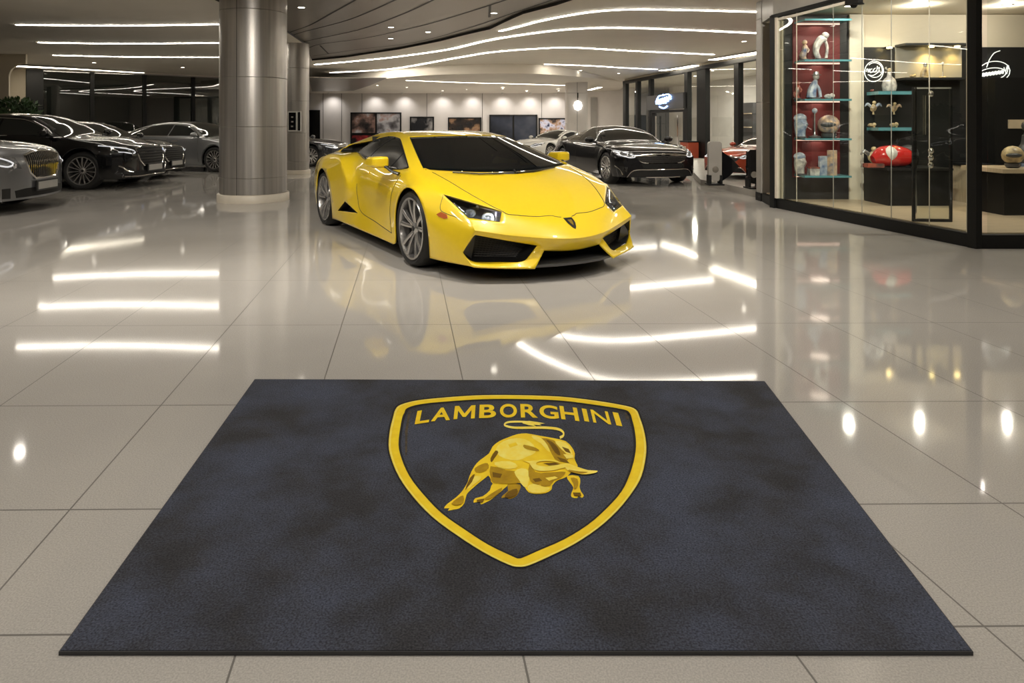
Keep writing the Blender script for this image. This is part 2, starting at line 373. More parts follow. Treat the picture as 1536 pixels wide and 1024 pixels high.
# outer shell (behind camera and sides) so the hall is closed
wallbox('wall_front', (12, -4), (-20, -4), 0, 3.4, .3, MT['darkpanel'], 'dark far side wall of the hall behind the camera')
wallbox('wall_left', (-20, -4), (-20, 42), 0, 3.4, .3, MT['beige'], 'beige side wall of the hall left of the cars')
wallbox('wall_right', (12, 42), (12, -4), 0, 3.4, .3, MT['wall'], 'pale side wall behind the right shop glazing')

def column(px, Y, r, label, plinth, zt, joints, seams=()):
    c = Vector(((px-CX)/F*Y, Y, 0))
    t = thing('column', label, 'column', c, kind='structure')
    zs = [plinth]+joints+[zt]
    mb = MB()
    prof = [(r-.006, plinth)]
    for k, z in enumerate(zs[1:]):
        z0 = zs[k]
        mb.lathe([(r-.008, z0), (r, z0+.006), (r, z-.006), (r-.008, z)], n=64)
    mb.build('steel_cladding', MT['steel'], t, smooth=50)
    for k in seams:
        a = k; jb = MB(); jb.box((math.cos(a)*r, math.sin(a)*r, (plinth+zt)/2), (.004, .008, zt-plinth), rz=a); jb.build('seam', MT['joint'], t)
    pb = MB(); pb.lathe([(r+.035, 0), (r+.035, plinth-.01), (r+.025, plinth), (r-.02, plinth)], n=64); pb.build('plinth', MT['cream'], t, smooth=50)
    return t, c
steel1, c1 = column(380.5, 10.62, .505, 'large brushed steel column left of the yellow car', .125, ZM+.02, [.38, 1.17, 1.93, 2.97], seams=(-1.70,))
steel2, c2 = column(446, 16.2, .275, 'slimmer brushed steel column behind the large one', .10, ZC, [.30, .98, 1.76, 2.55])
mb = MB(); mb.box((-.335, 0, 1.53), (.09, .16, 3.06)); mb.build('black_fin', MT['black'], steel2, smooth=0)
# wall box on column 2
wb = thing('wall_control_box', 'black control box with a white frame mounted on the slimmer steel column', 'control box', AT(441.5, 197, 15.87))
mb = MB(); mb.box((0, .02, .24), (.30, .06, .48)); mb.build('case', MT['white'], wb)
mb = MB(); mb.box((-.045, -.013, .24), (.17, .008, .42)); mb.build('front_panel', MT['blackgloss'], wb)
mb = MB(); mb.box((.115, -.013, .24), (.06, .008, .44)); mb.build('side_panel', MT['black'], wb)
for k in range(3): mb = MB(); mb.box((-.045, -.019, .12+.11*k), (.05, .006, .035)); mb.build('button', MT['clad'], wb)
# far column (rounded rectangle) + flower-like clock
Yc = 29.2
fx = (866-CX)/F*Yc; hw = .47
t = thing('column', 'square pale stone column in front of the back wall', 'column', (fx, Yc+.5, 0), kind='structure')
def rrect(w, d, r, n=6):
    out = []
    for sx, sy, a0 in ((1, 1, 0), (-1, 1, PI/2), (-1, -1, PI), (1, -1, 1.5*PI)):
        for k in range(n+1):
            a = a0+PI/2*k/n; out.append((sx*(w-r)+r*math.cos(a), sy*(d-r)+r*math.sin(a)))
    return out
mb = MB()
for z0, z1 in ((0, 1.2), (1.21, 2.55), (2.56, ZC)): mb.prism(rrect(hw, hw, .12), z0, z1)
mb.build('stone_cladding', MT['wall'], t, smooth=40)
mb = MB(); mb.box((0, -hw-.002, 1.58), (.015, .01, 3.14)); mb.build('seam', MT['joint'], t)
ck = thing('blossom_pendant', 'white blossom shaped lamp hanging on the pale stone column', 'lamp', (fx+.02, Yc+.5-hw-.03, 0))
mb = MB(); mb.box((0, 0, 2.45), (.05, .04, .22)); mb.tube([(0, -.01, 2.4), (0, -.01, 2.1)], .012); mb.build('hanger', MT['black'], ck)
mb = MB()
for k in range(8):
    a = k*PI/4; mb.ball((math.cos(a)*.13, -.03, 2.0+math.sin(a)*.16), .075, 8)
mb.ball((0, -.05, 2.0), .11, 10)
mb.build('blossom', M('glowing_petal', (.9, .88, .84), .4, emit=1.2, ecol=(1, .95, .88)), ck)  # emission added to the petals so the hanging emblem glows

# ---------------------------------------------------------------- left glass wall
ga, gb = Vector((-16.25, 22.94)), Vector((-9.48, 29.88))
gd = (gb-ga).normalized(); gn = Vector((-gd.y, gd.x))
def onl(px, a, d):
    k = (px-CX)/F; t = (k*a.y-a.x)/(d.x-k*d.y); return a+d*t
win = thing('window_1', 'dark glass wall with slim black mullions behind the left cars', 'window', (ga.x, ga.y, 0), kind='structure')
def loc2(p, z=0): return (p.x-ga.x, p.y-ga.y, z)
xs = [62, 138, 216.5, 289.5, 352, 428]
P = [onl(x, ga, gd) for x in xs]
rzl = math.atan2(gd.y, gd.x)
for a, b in zip(P, P[1:]):
    m_ = (a+b)/2; mb = MB(); mb.box((0, 0, 0), ((b-a).length-.10, .012, 2.98), rz=rzl); o = mb.build('pane', MT['smoke'], win, smooth=0); o.location = loc2(m_, 1.57)
for i, a in enumerate(P):
    wd = .48 if i == 0 else .12
    mb = MB(); mb.box((0, 0, 1.53), (wd, .14, 3.06), rz=rzl); o = mb.build('mullion', MT['black'], win, smooth=0); o.location = loc2(a-gd*(wd/2-.05) if i == 0 else a)
mb = MB(); m_ = (P[0]+P[-1])/2
mb.box((0, 0, .04), ((P[-1]-P[0]).length, .14, .08), rz=rzl); o = mb.build('bottom_rail', MT['black'], win, smooth=0); o.location = loc2(m_)
mb = MB(); mb.box((0, 0, 3.08), ((P[-1]-P[0]).length, .1, .04), rz=rzl); o = mb.build('top_rail', MT['clad'], win, smooth=0); o.location = loc2(m_)
# header above, dark room behind
hA, hB = ga-gd*7, gb+gd*1
wallbox('trim_1', hA, hB, 3.1, ZC, .5, MT['ceiling'], 'beige header above the left glass wall')
wallbox('wall_rear_left', ga+gn*5-gd*3, gb+gn*5+gd*3, 0, 3.1, .2, MT['darkpanel'], 'dark wall inside the unlit room behind the left glass')
# rounded beige portal at far left
pl = [AT(-70, 100, 18.6), AT(12, 100, 18.6)]
mb = MB()
x0 = AT(-90, 0, 18.6).x; x1 = AT(13, 0, 18.6).x; x2 = AT(36, 0, 18.6).x; zt = 2.52
arc = [(x1+(x2-x1)*(1-math.cos(a)), zt+.36*math.sin(a)) for a in [k*PI/2/8 for k in range(9)]]
poly = [(x0, 0), (x1, 0)]+arc+[(x2+.05, zt+.36), (x2+.05, ZC), (x0, ZC)]
mb.slab([(x, 18.6, z) for x, z in poly], (0, 1, 0), .06)
tag(mb.build('wall_portal', MT['beige'], smooth=40), 'beige wall with a rounded corner portal at the far left', 'wall', kind='structure')
mb = MB(); q0 = AT(8, 0, 22.9).x; q1 = AT(46, 0, 22.9).x
mb.box(((q0+q1)/2-.3, 23.0, 1.55), (q1-q0+.6, .2, 3.1)); tag(mb.build('wall_recess', MT['beige'], smooth=0), 'beige grey recessed wall beside the dark glass wall', 'wall', kind='structure')

# ---------------------------------------------------------------- right glazing (far shop front)
fa, fb = Vector((4.9, 29.3)), Vector((6.66, 18.0))
fd = (fb-fa).normalized(); fn = Vector((-fd.y, fd.x))   # points to the shop side (+X)
rzf = math.atan2(fd.y, fd.x)
w2 = thing('window_2', 'tall black framed shop glazing at the right, beyond the platform', 'window', (fa.x, fa.y, 0), kind='structure')
def lf(p, z=0): return (p.x-fa.x, p.y-fa.y, z)
fxs = [(939, .22), (957.5, .16), (977, .14), (1032, .16), (1055, .40), (1108, .16), (1142, .16), (1180, .2)]
FP = [onl(x, fa, fd) for x, _ in fxs]
for (x, wd), p in zip(fxs, FP):
    mb = MB(); mb.box((0, 0, 1.5), (wd*1.6, .16, 3.0), rz=rzf); o = mb.build('mullion', MT['black'], w2, smooth=0); o.location = lf(p)
for k, (a, b) in enumerate(zip(FP, FP[1:])):
    m_ = (a+b)/2; z0, z1 = (.1, 2.96) if k != 2 else (2.28, 2.96)
    mb = MB(); mb.box((0, 0, (z0+z1)/2), ((b-a).length-.1, .012, z1-z0), rz=rzf); o = mb.build('pane', MT['glass'], w2, smooth=0); o.location = lf(m_)
m_ = (FP[0]+FP[-1])/2; Ltot = (FP[-1]-FP[0]).length
mb = MB(); mb.box((0, 0, 3.0), (Ltot+.3, .2, .12), rz=rzf); o = mb.build('top_rail', MT['black'], w2, smooth=0); o.location = lf(m_)
wallbox('trim_2', FP[0]-fd*.2, FP[-1]+fd*1, 3.06, ZC, .5, MT['beige'], 'beige header above the right shop glazing')
# doorway inside it
dm = (FP[2]+FP[3])/2; dw = (FP[3]-FP[2]).length
dr = thing('door_1', 'black framed glass entrance doors below the blue sign', 'door', (dm.x, dm.y, 0), rzf, kind='structure')
mb = MB(); mb.box((-dw/2+.15, 0, .82), (.24, .14, 1.62)); mb.box((dw/2-.15, 0, .82), (.24, .14, 1.62)); mb.box((0, 0, 1.66), (dw-.06, .14, .08)); mb.build('door_frame', MT['black'], dr, smooth=0)
for s in (-1, 1):
    mb = MB(); mb.box((s*dw/4*.72, .02, .82), (dw/2*.68, .012, 1.58)); mb.build('glass_leaf', MT['glass'], dr, smooth=0)
    mb = MB(); mb.box((s*dw*.30, -.07, .85), (.10, .03, 1.3)); mb.build('pull_handle', MT['chrome'], dr)
sg = thing('shop_sign', 'dark sign board with glowing blue script above the entrance doors', 'sign', (dm.x, dm.y, 1.72), rzf)
mb = MB(); mb.box((0, -.08, .28), (dw+.02, .2, .54)); mb.build('sign_board', MT['darkpanel'], sg, smooth=0)
blue = M('blue_neon', (.25, .45, .9), .4, emit=4.5, ecol=(.28, .48, 1), vary=.02)
mb = MB(); uu = .75
scr = [(-.9, .22), (-.75, .42), (-.6, .22), (-.52, .36), (-.4, .22), (-.3, .38), (-.2, .24), (-.08, .40), (.05, .24), (.2, .42), (.32, .24), (.45, .44), (.6, .3), (.78, .46), (.95, .36)]
mb.tube(catmull([(x*uu, -.20, z) for x, z in scr], 5), .035, 6)
mb.tube(catmull([(x*uu, -.20, z) for x, z in [(-.5, .12), (-.1, .06), (.2, .06), (.5, .12)]], 5), .025, 6)
mb.tube(catmull([(x*uu, -.20, z) for x, z in [(-.98, .3), (-.6, .5), (0, .52), (.6, .54), (.98, .44)]], 5), .02, 6)
mb.ball((0, -.2, .53), .04, 8)
mb.build('blue_script', blue, sg)
# shop interior behind
mb = MB(); mb.prism([FP[0]+fn*.1, FP[-1]+fn*.1, FP[-1]+fn*9, FP[0]+fn*7], .02, .08); tag(mb.build('floor_shop', MT['clad'], smooth=0), 'grey floor inside the shop behind the right glazing', 'floor', kind='structure')
wallbox('wall_shop', FP[-1]+fn*4.5+fd*3, FP[0]+fn*4.5-fd*6, .08, ZC, .1, MT['wall'], 'pale rear wall inside the shop behind the right glazing')
for k, (px, off, wd, hh, cm) in enumerate([(1000, 3, 1.4, 1.9, 'darkpanel'), (1080, 3.4, 1.6, 2.3, 'clad'), (1120, 3.2, 1.2, 2.0, 'cream')]):
    p = onl(px, fa, fd)+fn*off
    cab = thing('display_cabinet', ['dark tall cabinet inside the shop behind the entrance doors', 'grey tall cabinet inside the shop beyond the red coupe', 'pale tall cabinet inside the shop beside the grey pillar'][k], 'cabinet', (p.x, p.y, .08), rzf)
    mb = MB(); mb.box((0, .25, hh/2), (wd, .5, hh)); mb.build('carcass', MT[cm], cab, smooth=0)
    for j in range(3): mb = MB(); mb.box((0, -.04, .5+j*.5), (wd*.9, .08, .04)); mb.build('shelf', MT['oak'], cab, smooth=0)
for k, px in enumerate((965, 1045, 1085, 1125)):
    p = onl(px, fa, fd)+fn*2.2
    downlight(Vector((p.x, p.y, ZC-.01)), ['downlight in the shop ceiling behind the far left pane', 'downlight in the shop ceiling behind the entrance', 'downlight in the shop ceiling beyond the red coupe', 'downlight in the shop ceiling beside the grey pillar'][k], r=.08, group='shop interior downlights', energy=90)
bx = onl(1047, fa, fd)-fn*.30
rb = thing('display_crate', 'orange red display crate standing outside the shop glazing', 'crate', (bx.x, bx.y, .111), rzf)
orange = M('orange_red', (.40, .07, .03), .5)
def cb3(nm, c, sz, m_): mb = MB(); mb.box(c, sz); mb.build(nm, m_, rb, smooth=0)
cb3('crate_frame', (0, 0, .25), (.62, .36, .50), orange); cb3('lid', (0, 0, .52), (.66, .40, .04), MT['black']); cb3('label_plate', (0, -.19, .30), (.3, .02, .14), MT['cream'])

# platform right
pf = [G(1051, 277.5), G(1090, 285.5), G(1134, 296), Vector((6.4, 10.9, 0)), Vector((6.6, 17.8, 0)), Vector((4.95, 28.2, 0)), Vector((4.7, 20, 0)), Vector((4.1, 15, 0))]
mb = MB(); mb.prism([(p.x, p.y) for p in pf], .001, .11)
plat = tag(mb.build('display_platform', MT['clad'], smooth=0), 'low grey display platform in front of the right shop glazing', 'platform')
# grey clad pier at right: the end of the partition behind the glass showcase
px0 = .3735*10.45
pil = thing('wall_partition', 'grey clad pier and partition beside the glass showcase', 'wall', (px0, 10.55, 0), kind='structure')
mb = MB()
for z0, z1 in ((.13, 1.55), (1.558, 2.86), (2.868, ZC)): mb.box((4, 0, (z0+z1)/2), (8, .2, z1-z0))
mb.build('cladding', MT['clad'], pil, smooth=0)
mb = MB(); mb.box((4, 0, .065), (8.02, .22, .13)); mb.build('kick_plate', MT['black'], pil, smooth=0)

# pictures and screens on the back wall
def blobs(name, cols, scale=2.2, seed=0, emit=.12):
    m = bpy.data.materials.new(name); m.use_nodes = True; nt = m.node_tree; N = nt.nodes; L = nt.links; b = N['Principled BSDF']
    tc = N.new('ShaderNodeTexCoord'); mp = N.new('ShaderNodeMapping'); mp.inputs['Location'].default_value = (seed*3.1, seed*1.7, seed)
    no = N.new('ShaderNodeTexNoise'); no.inputs['Scale'].default_value = scale; no.inputs['Detail'].default_value = 3
    rp = N.new('ShaderNodeValToRGB'); L.new(tc.outputs['Object'], mp.inputs[0]); L.new(mp.outputs[0], no.inputs[0]); L.new(no.outputs[0], rp.inputs[0])
    e = rp.color_ramp.elements
    for k, c in enumerate(cols):
        pos = .32+.36*k/(len(cols)-1)
        if k < 2: e[k].position = pos; e[k].color = c+(1,)
        else: q = e.new(pos); q.color = c+(1,)
    L.new(rp.outputs[0], b.inputs['Base Color']); b.inputs['Roughness'].default_value = .25
    if emit: L.new(rp.outputs[0], b.inputs['Emission Color']); b.inputs['Emission Strength'].default_value = emit
    return m
def screen(px0, px1, py0, py1, label, cat, name, cells, fr=.07):
    Y = 35.93; a = AT(px0, py1, Y); b = AT(px1, py0, Y)
    t = thing(name, label, cat, ((a.x+b.x)/2, Y, a.z)); W, Hh = b.x-a.x, b.z-a.z
    mb = MB()
    mb.box((0, 0, fr/2), (W, .1, fr)); mb.box((0, 0, Hh-fr/2), (W, .1, fr)); mb.box((-W/2+fr/2, 0, Hh/2), (fr, .1, Hh)); mb.box((W/2-fr/2, 0, Hh/2), (fr, .1, Hh))
    mb.box((0, .03, Hh/2), (W-.02, .03, Hh-.02)); mb.build('frame', MT['black'], t, smooth=0)
    for x0, x1, z0, z1, m in cells:
        mb = MB(); mb.box(((x0+x1-1)/2*W, .005, (z0+z1)/2*Hh), ((x1-x0)*W-.10, .02, (z1-z0)*Hh-.10)); mb.build('picture', m, t, smooth=0)
p1 = blobs('picture_race', [(.015, .012, .012), (.05, .035, .03), (.22, .13, .10), (.42, .40, .39)], 1.6, 1)
p2 = blobs('picture_helmet', [(.03, .025, .025), (.12, .11, .11), (.40, .38, .37), (.25, .09, .05)], 1.4, 2)
p3 = blobs('picture_red', [(.01, .01, .01), (.02, .01, .01), (.4, .03, .03)], 1.2, 3)
p4 = blobs('picture_night', [(.006, .006, .008), (.01, .01, .012), (.3, .28, .26)], 1.5, 4)
p5 = blobs('picture_amber', [(.012, .01, .01), (.03, .02, .015), (.30, .17, .09), (.03, .04, .07)], 1.6, 5)
p6 = blobs('screen_blue', [(.01, .012, .018), (.025, .03, .045), (.05, .055, .07)], .8, 6)
p7 = blobs('picture_people', [(.01, .01, .012), (.06, .04, .03), (.35, .22, .14), (.5, .5, .6), (.02, .02, .05)], 2.4, 7, .3)
screen(526, 602, 168.5, 222, 'large black framed twin picture with a red lower band on the back wall', 'picture', 'wall_picture', [(0, .5, .40, 1, p1), (.5, 1, .40, 1, p2), (0, 1, 0, .38, p3)])
screen(615, 651, 175, 206, 'small nearly black picture right of the twin picture', 'picture', 'wall_picture', [(0, 1, 0, 1, p4)])
screen(672, 722, 176, 206, 'picture with an amber figure in the middle of the back wall', 'picture', 'wall_picture', [(0, 1, 0, 1, p5)])
screen(734, 806, 172, 224, 'wide dark blue screen on the back wall above the white car', 'screen', 'wall_screen', [(0, .5, 0, 1, p6), (.5, 1, 0, 1, p6)])
screen(808, 850, 177, 212, 'bright crowd picture beside the pale stone column', 'picture', 'wall_picture', [(0, 1, 0, 1, p7)])
mb = MB(); a = AT(455, 232, 35.95); b = AT(480, 165, 35.95); mb.box(((a.x+b.x)/2, 35.95, b.z/2), (b.x-a.x, .08, b.z)); tag(mb.build('door_2', MT['blackgloss'], smooth=0), 'dark doorway in the back wall beside the slimmer steel column', 'door', kind='structure')
mb = MB(); a = AT(886, 232, 35.95); b = AT(896, 146, 35.95); mb.box(((a.x+b.x)/2, 35.95, b.z/2), (b.x-a.x, .08, b.z)); tag(mb.build('door_3', MT['clad'], smooth=0), 'narrow grey door in the back wall right of the pale stone column', 'door', kind='structure')
# ---------------------------------------------------------------- mat
ZMAT = .011
def matte():
    m = M('mat_pile', (.046, .047, .056), .95, vary=.0, c2=(.031, .031, .035), scale=5, detail=8, spec=.15)
    nt = m.node_tree; N = nt.nodes; L = nt.links; b = N['Principled BSDF']
    tc = N.new('ShaderNodeTexCoord')
    n1 = N.new('ShaderNodeTexNoise'); n1.inputs['Scale'].default_value = 2.6; n1.inputs['Detail'].default_value = 9; n1.inputs['Roughness'].default_value = .62; L.new(tc.outputs['Object'], n1.inputs[0])
    r1 = N.new('ShaderNodeValToRGB'); r1.color_ramp.elements[0].position = .40; r1.color_ramp.elements[1].position = .64
    r1.color_ramp.elements[0].color = (0, 0, 0, 1); r1.color_ramp.elements[1].color = (1, 1, 1, 1); L.new(n1.outputs[0], r1.inputs[0])
    mx = N.new('ShaderNodeMix'); mx.data_type = 'RGBA'; L.new(r1.outputs[0], mx.inputs[0])
    L.new(b.inputs['Base Color'].links[0].from_socket, mx.inputs[6]); mx.inputs[7].default_value = (.060, .069, .102, 1)
    n2 = N.new('ShaderNodeTexNoise'); n2.inputs['Scale'].default_value = 190; n2.inputs['Detail'].default_value = 3; L.new(tc.outputs['Object'], n2.inputs[0])
    r2 = N.new('ShaderNodeValToRGB'); r2.color_ramp.elements[0].position = .3; r2.color_ramp.elements[1].position = .7
    r2.color_ramp.elements[0].color = (.45, .45, .45, 1); r2.color_ramp.elements[1].color = (1.6, 1.6, 1.6, 1); L.new(n2.outputs[0], r2.inputs[0])
    m2 = N.new('ShaderNodeMix'); m2.data_type = 'RGBA'; m2.blend_type = 'MULTIPLY'; m2.inputs[0].default_value = 1
    L.new(mx.outputs[2], m2.inputs[6]); L.new(r2.outputs[0], m2.inputs[7]); L.new(m2.outputs[2], b.inputs['Base Color'])
    bu = N.new('ShaderNodeBump'); bu.inputs['Strength'].default_value = .5; bu.inputs['Distance'].default_value = .003
    L.new(n2.outputs[0], bu.inputs['Height']); L.new(bu.outputs[0], b.inputs['Normal'])
    b.inputs['Sheen Weight'].default_value = .08
    return m
MT['pile'] = matte(); MT['matedge'] = M('mat_rubber_edge', (.045, .045, .048), .6)
def yarn(name, a, b_, sc=9): return M(name, a, .7, c2=b_, scale=sc*2.2, bump=.4, spec=.25, detail=8)
MT['gold'] = yarn('gold_yarn', (1, .74, .03), (.90, .61, .02))
MT['goldlt'] = yarn('light_gold_yarn', (1, .86, .20), (1, .76, .07), 14)
MT['golddk'] = yarn('dark_gold_yarn', (.52, .32, .010), (.38, .22, .008), 14)
MT['goldbr'] = yarn('brown_gold_yarn', (.22, .12, .006), (.14, .075, .004), 14)
corn = [G(382, 568, ZMAT), G(1147, 571, ZMAT), G(1460, 976, ZMAT), G(88, 976, ZMAT)]
mc = sum(corn, Vector())/4; mc.z = 0
mat_o = thing('floor_mat', 'large charcoal floor mat with a gold bull shield, in front of the yellow car', 'mat', mc)
mb = MB(); inn = [(p-mc)*.997 for p in corn]
mb.prism([(p.x, p.y) for p in inn], .004, ZMAT); mb.build('pile', MT['pile'], mat_o, smooth=0)
mb = MB(); out = [p-mc for p in corn]
mb.add([(p.x, p.y, .0005) for p in out]+[(p.x, p.y, ZMAT-.0015) for p in out]+[(p.x, p.y, ZMAT-.0015) for p in inn]+[(p.x, p.y, .0005) for p in inn],
       [(i+4*k, (i+1) % 4+4*k, (i+1) % 4+4*((k+1) % 4), i+4*((k+1) % 4)) for i in range(4) for k in range(4)]); mb.build('rubber_edge', MT['matedge'], mat_o, smooth=0)
def E7(x, y, z=ZMAT):
    p = G(560+x*.29292, 570+y*.29292, z)-mc; return Vector((p.x, p.y, z))
outer = [(112, 150), (140, 125), (230, 102), (400, 85), (560, 76), (740, 76), (950, 83), (1130, 103), (1290, 130), (1345, 150), (1365, 190), (1385, 250), (1398, 320), (1397, 390), (1375, 490), (1330, 570), (1250, 670), (1150, 760), (1030, 840), (900, 905), (800, 948), (745, 957), (690, 945), (560, 880), (420, 790), (300, 700), (200, 595), (130, 495), (90, 400), (77, 330), (85, 250), (100, 190)]
inner = [(160, 168), (175, 143), (250, 122), (400, 108), (560, 98), (740, 97), (950, 104), (1130, 126), (1275, 149), (1312, 168), (1325, 205), (1337, 255), (1344, 320), (1338, 390), (1313, 480), (1270, 570), (1195, 655), (1098, 740), (975, 815), (850, 870), (775, 903), (745, 912), (715, 902), (590, 842), (470, 765), (350, 680), (255, 582), (185, 490), (145, 400), (130, 330), (139, 245), (150, 190)]
def dens(pts, n=3):
    P = [Vector((a, b, 0)) for a, b in pts]; k = len(P); out = []
    for i in range(k):
        p0, p1, p2, p3 = P[i-1], P[i], P[(i+1) % k], P[(i+2) % k]
        for j in range(n):
            t = j/n; q = .5*((2*p1)+(p2-p0)*t+(2*p0-5*p1+4*p2-p3)*t*t+(3*p1-p0-3*p2+p3)*t**3); out.append((q.x, q.y))
    return out
oo, ii = dens(outer), dens(inner); n = len(oo)
mb = MB()
prof = [(0, ZMAT-.001), (.05, ZMAT+.0025), (.22, ZMAT+.004), (.5, ZMAT+.0055), (.8, ZMAT+.004), (.95, ZMAT+.0025), (1, ZMAT-.001)]
for t, z in prof:
    for a, b in zip(oo, ii): mb.v.append(tuple(E7(a[0]+(b[0]-a[0])*t, a[1]+(b[1]-a[1])*t, z)))
for k in range(len(prof)-1):
    mi = 1 if k in (1,) else 0
    for i in range(n): mb.f.append((k*n+i, k*n+(i+1) % n, (k+1)*n+(i+1) % n, (k+1)*n+i)); mb.m.append(mi)
mb.build('shield_border', [MT['gold'], MT['goldlt']], mat_o)
# dark lines inside and outside of the border
mb = MB()
for src, k in ((oo, 1.012), (ii, .982)):
    cx_, cy_ = 740, 470
    a = [E7(cx_+(x-cx_)*k, cy_+(y-cy_)*k, ZMAT+.001) for x, y in src]; b = [E7(x, y, ZMAT+.001) for x, y in src]
    mb.add(a+b, [(i, (i+1) % n, n+(i+1) % n, n+i) for i in range(n)])
mb.build('shield_outline', M('outline_yarn', (.012, .011, .012), .9), mat_o, smooth=0)
# lettering
_fc = None
def glyph(ch):
    off = .010 if ch in 'MN' else .026
    cu = bpy.data.curves.new('glyph', 'FONT'); cu.body = ch; cu.offset = off; cu.resolution_u = 6
    o = bpy.data.objects.new('glyph', cu); COL.objects.link(o)
    bpy.context.view_layer.update(); dg = bpy.context.evaluated_depsgraph_get()
    me = o.evaluated_get(dg).to_mesh(); vs = [v.co.copy() for v in me.vertices]; fs = [tuple(p.vertices) for p in me.polygons]
    o.evaluated_get(dg).to_mesh_clear(); COL.objects.unlink(o); bpy.data.objects.remove(o); bpy.data.curves.remove(cu)
    x0, x1 = min(v.x for v in vs), max(v.x for v in vs); y0, y1 = min(v.y for v in vs), max(v.y for v in vs)
    return [((v.x-x0)/(x1-x0), (v.y-y0)/(y1-y0)) for v in vs], fs
LET = [('L', 211, 284, 226, 215, 152), ('A', 294, 393, 211, 204, 140), ('M', 410, 519, 200, 195, 130), ('B', 541, 628, 194, 191, 124), ('O', 648, 737, 191, 191, 121),
       ('R', 756, 843, 191, 192, 122), ('G', 854, 952, 193, 200, 128), ('H', 963, 1056, 199, 210, 136), ('I', 1081, 1106, 209, 213, 146), ('N', 1127, 1219, 216, 227, 155), ('I', 1245, 1275, 231, 236, 165)]
mb = MB()
def extr(mb, vs, fs, warp, z0, z1, mi=0):
    """flat glyph lifted to z1 with side walls"""
    n = len(vs); top = [warp(u, v, z1) for u, v in vs]; bot = [warp(u, v, z0) for u, v in vs]
    cnt = {}
    for f in fs:
        for a, b in zip(f, f[1:]+f[:1]): cnt[(a, b)] = 1
    side = [(a, b, n+b, n+a) for (a, b) in cnt if (b, a) not in cnt]
    mb.add(top+bot, [tuple(f) for f in fs]+side, mi)
for ch, xl, xr, ybl, ybr, yt in LET:
    vs, fs = glyph(ch) if ch != 'M' else ([(0, 0), (0, 1), (.20, 1), (.5, .40), (.80, 1), (1, 1), (1, 0), (.82, 0), (.82, .64), (.57, .14), (.43, .14), (.18, .64), (.18, 0)], [(0, 1, 2, 11, 12), (2, 3, 10, 11), (3, 9, 10), (3, 4, 8, 9), (4, 5, 6, 7, 8)]); hgt = (ybl+ybr)/2-yt
    def warp(u, v, z):
        x = xl+(xr-xl)*u; y = ybl+(ybr-ybl)*u; y2 = y-hgt*v; x2 = x+(649-x)*(hgt*v)/(y+1762); return E7(x2, y2, z)
    extr(mb, vs, fs, warp, ZMAT-.001, ZMAT+.0025)
mb.build('lettering', MT['gold'], mat_o, smooth=0)
# small worn marks inside the shield
mb = MB(); mb.slab([E7(*p, ZMAT+.0004) for p in [(180, 158), (192, 156), (176, 260), (172, 385), (163, 385), (162, 260)]], (0, 0, 1), .0006)
WORN = M('worn_yarn', (.10, .075, .04), .9, c2=(.03, .028, .028), scale=40); mb.build('worn_mark', WORN, mat_o, smooth=0); mb = MB()
mb.slab([E7(*p, ZMAT+.0004) for p in [(1286, 168), (1306, 170), (1312, 190), (1303, 207), (1292, 198)]], (0, 0, 1), .0006)
mb.build('worn_mark', WORN, mat_o, smooth=0)
# bull
def relief(name, polys, mats, z0=ZMAT):
    """each poly: (points, material index, level)"""
    mb = MB()
    for iq, (pts, mi, lev) in enumerate(polys):
        d = dens(pts, 2) if len(pts) > 4 else pts
        z1 = z0+.0012+lev*.0007+iq*.00003
        vs = [E7(x, y, z1) for x, y in d]+[E7(x, y, z0-.001) for x, y in d]; n = len(d)
        mb.add(vs, [tuple(range(n))]+[(i, (i+1) % n, n+(i+1) % n, n+i) for i in range(n)], mi)
    return mb.build(name, mats, mat_o, smooth=0)
body = [(610, 340), (645, 312), (690, 293), (735, 277), (785, 272), (850, 284), (925, 297), (985, 312), (1018, 345), (1032, 375), (1030, 400), (1040, 425), (1046, 445), (1010, 475), (985, 497), (955, 508), (935, 518), (916, 540), (912, 560), (882, 578), (830, 582), (795, 574), (775, 548), (750, 525), (690, 532), (612, 530), (600, 505), (586, 486), (545, 470), (515, 462), (518, 440), (545, 410), (592, 375)]
leg1 = [(518, 440), (560, 405), (600, 400), (612, 460), (586, 490), (545, 522), (503, 558), (478, 585), (466, 630), (440, 656), (412, 662), (381, 668), (390, 655), (362, 656), (378, 634), (418, 604), (450, 574), (470, 545), (484, 520), (492, 492)]
leg2 = [(612, 528), (690, 530), (668, 556), (640, 582), (602, 612), (575, 626), (551, 636), (545, 622), (513, 627), (522, 604), (560, 594), (598, 562)]
leg3 = [(690, 530), (752, 535), (750, 560), (735, 590), (712, 605), (690, 607), (684, 598), (656, 604), (664, 588), (690, 566)]
leg4 = [(990, 490), (1050, 490), (1060, 520), (1056, 545), (1064, 570), (1078, 590), (1068, 602), (1052, 593), (1042, 604), (1015, 598), (1014, 578), (1024, 550), (1008, 525)]
horn_r = [(985, 425), (1020, 434), (1060, 448), (1100, 460), (1147, 463), (1138, 474), (1090, 482), (1045, 478), (1005, 468), (985, 450)]
horn_l = [(768, 414), (800, 424), (815, 450), (850, 464), (900, 464), (950, 455), (1000, 440), (1000, 425), (950, 432), (900, 440), (860, 440), (835, 432), (838, 420), (870, 414), (920, 416), (960, 424), (930, 410), (880, 406), (830, 410), (800, 414)]
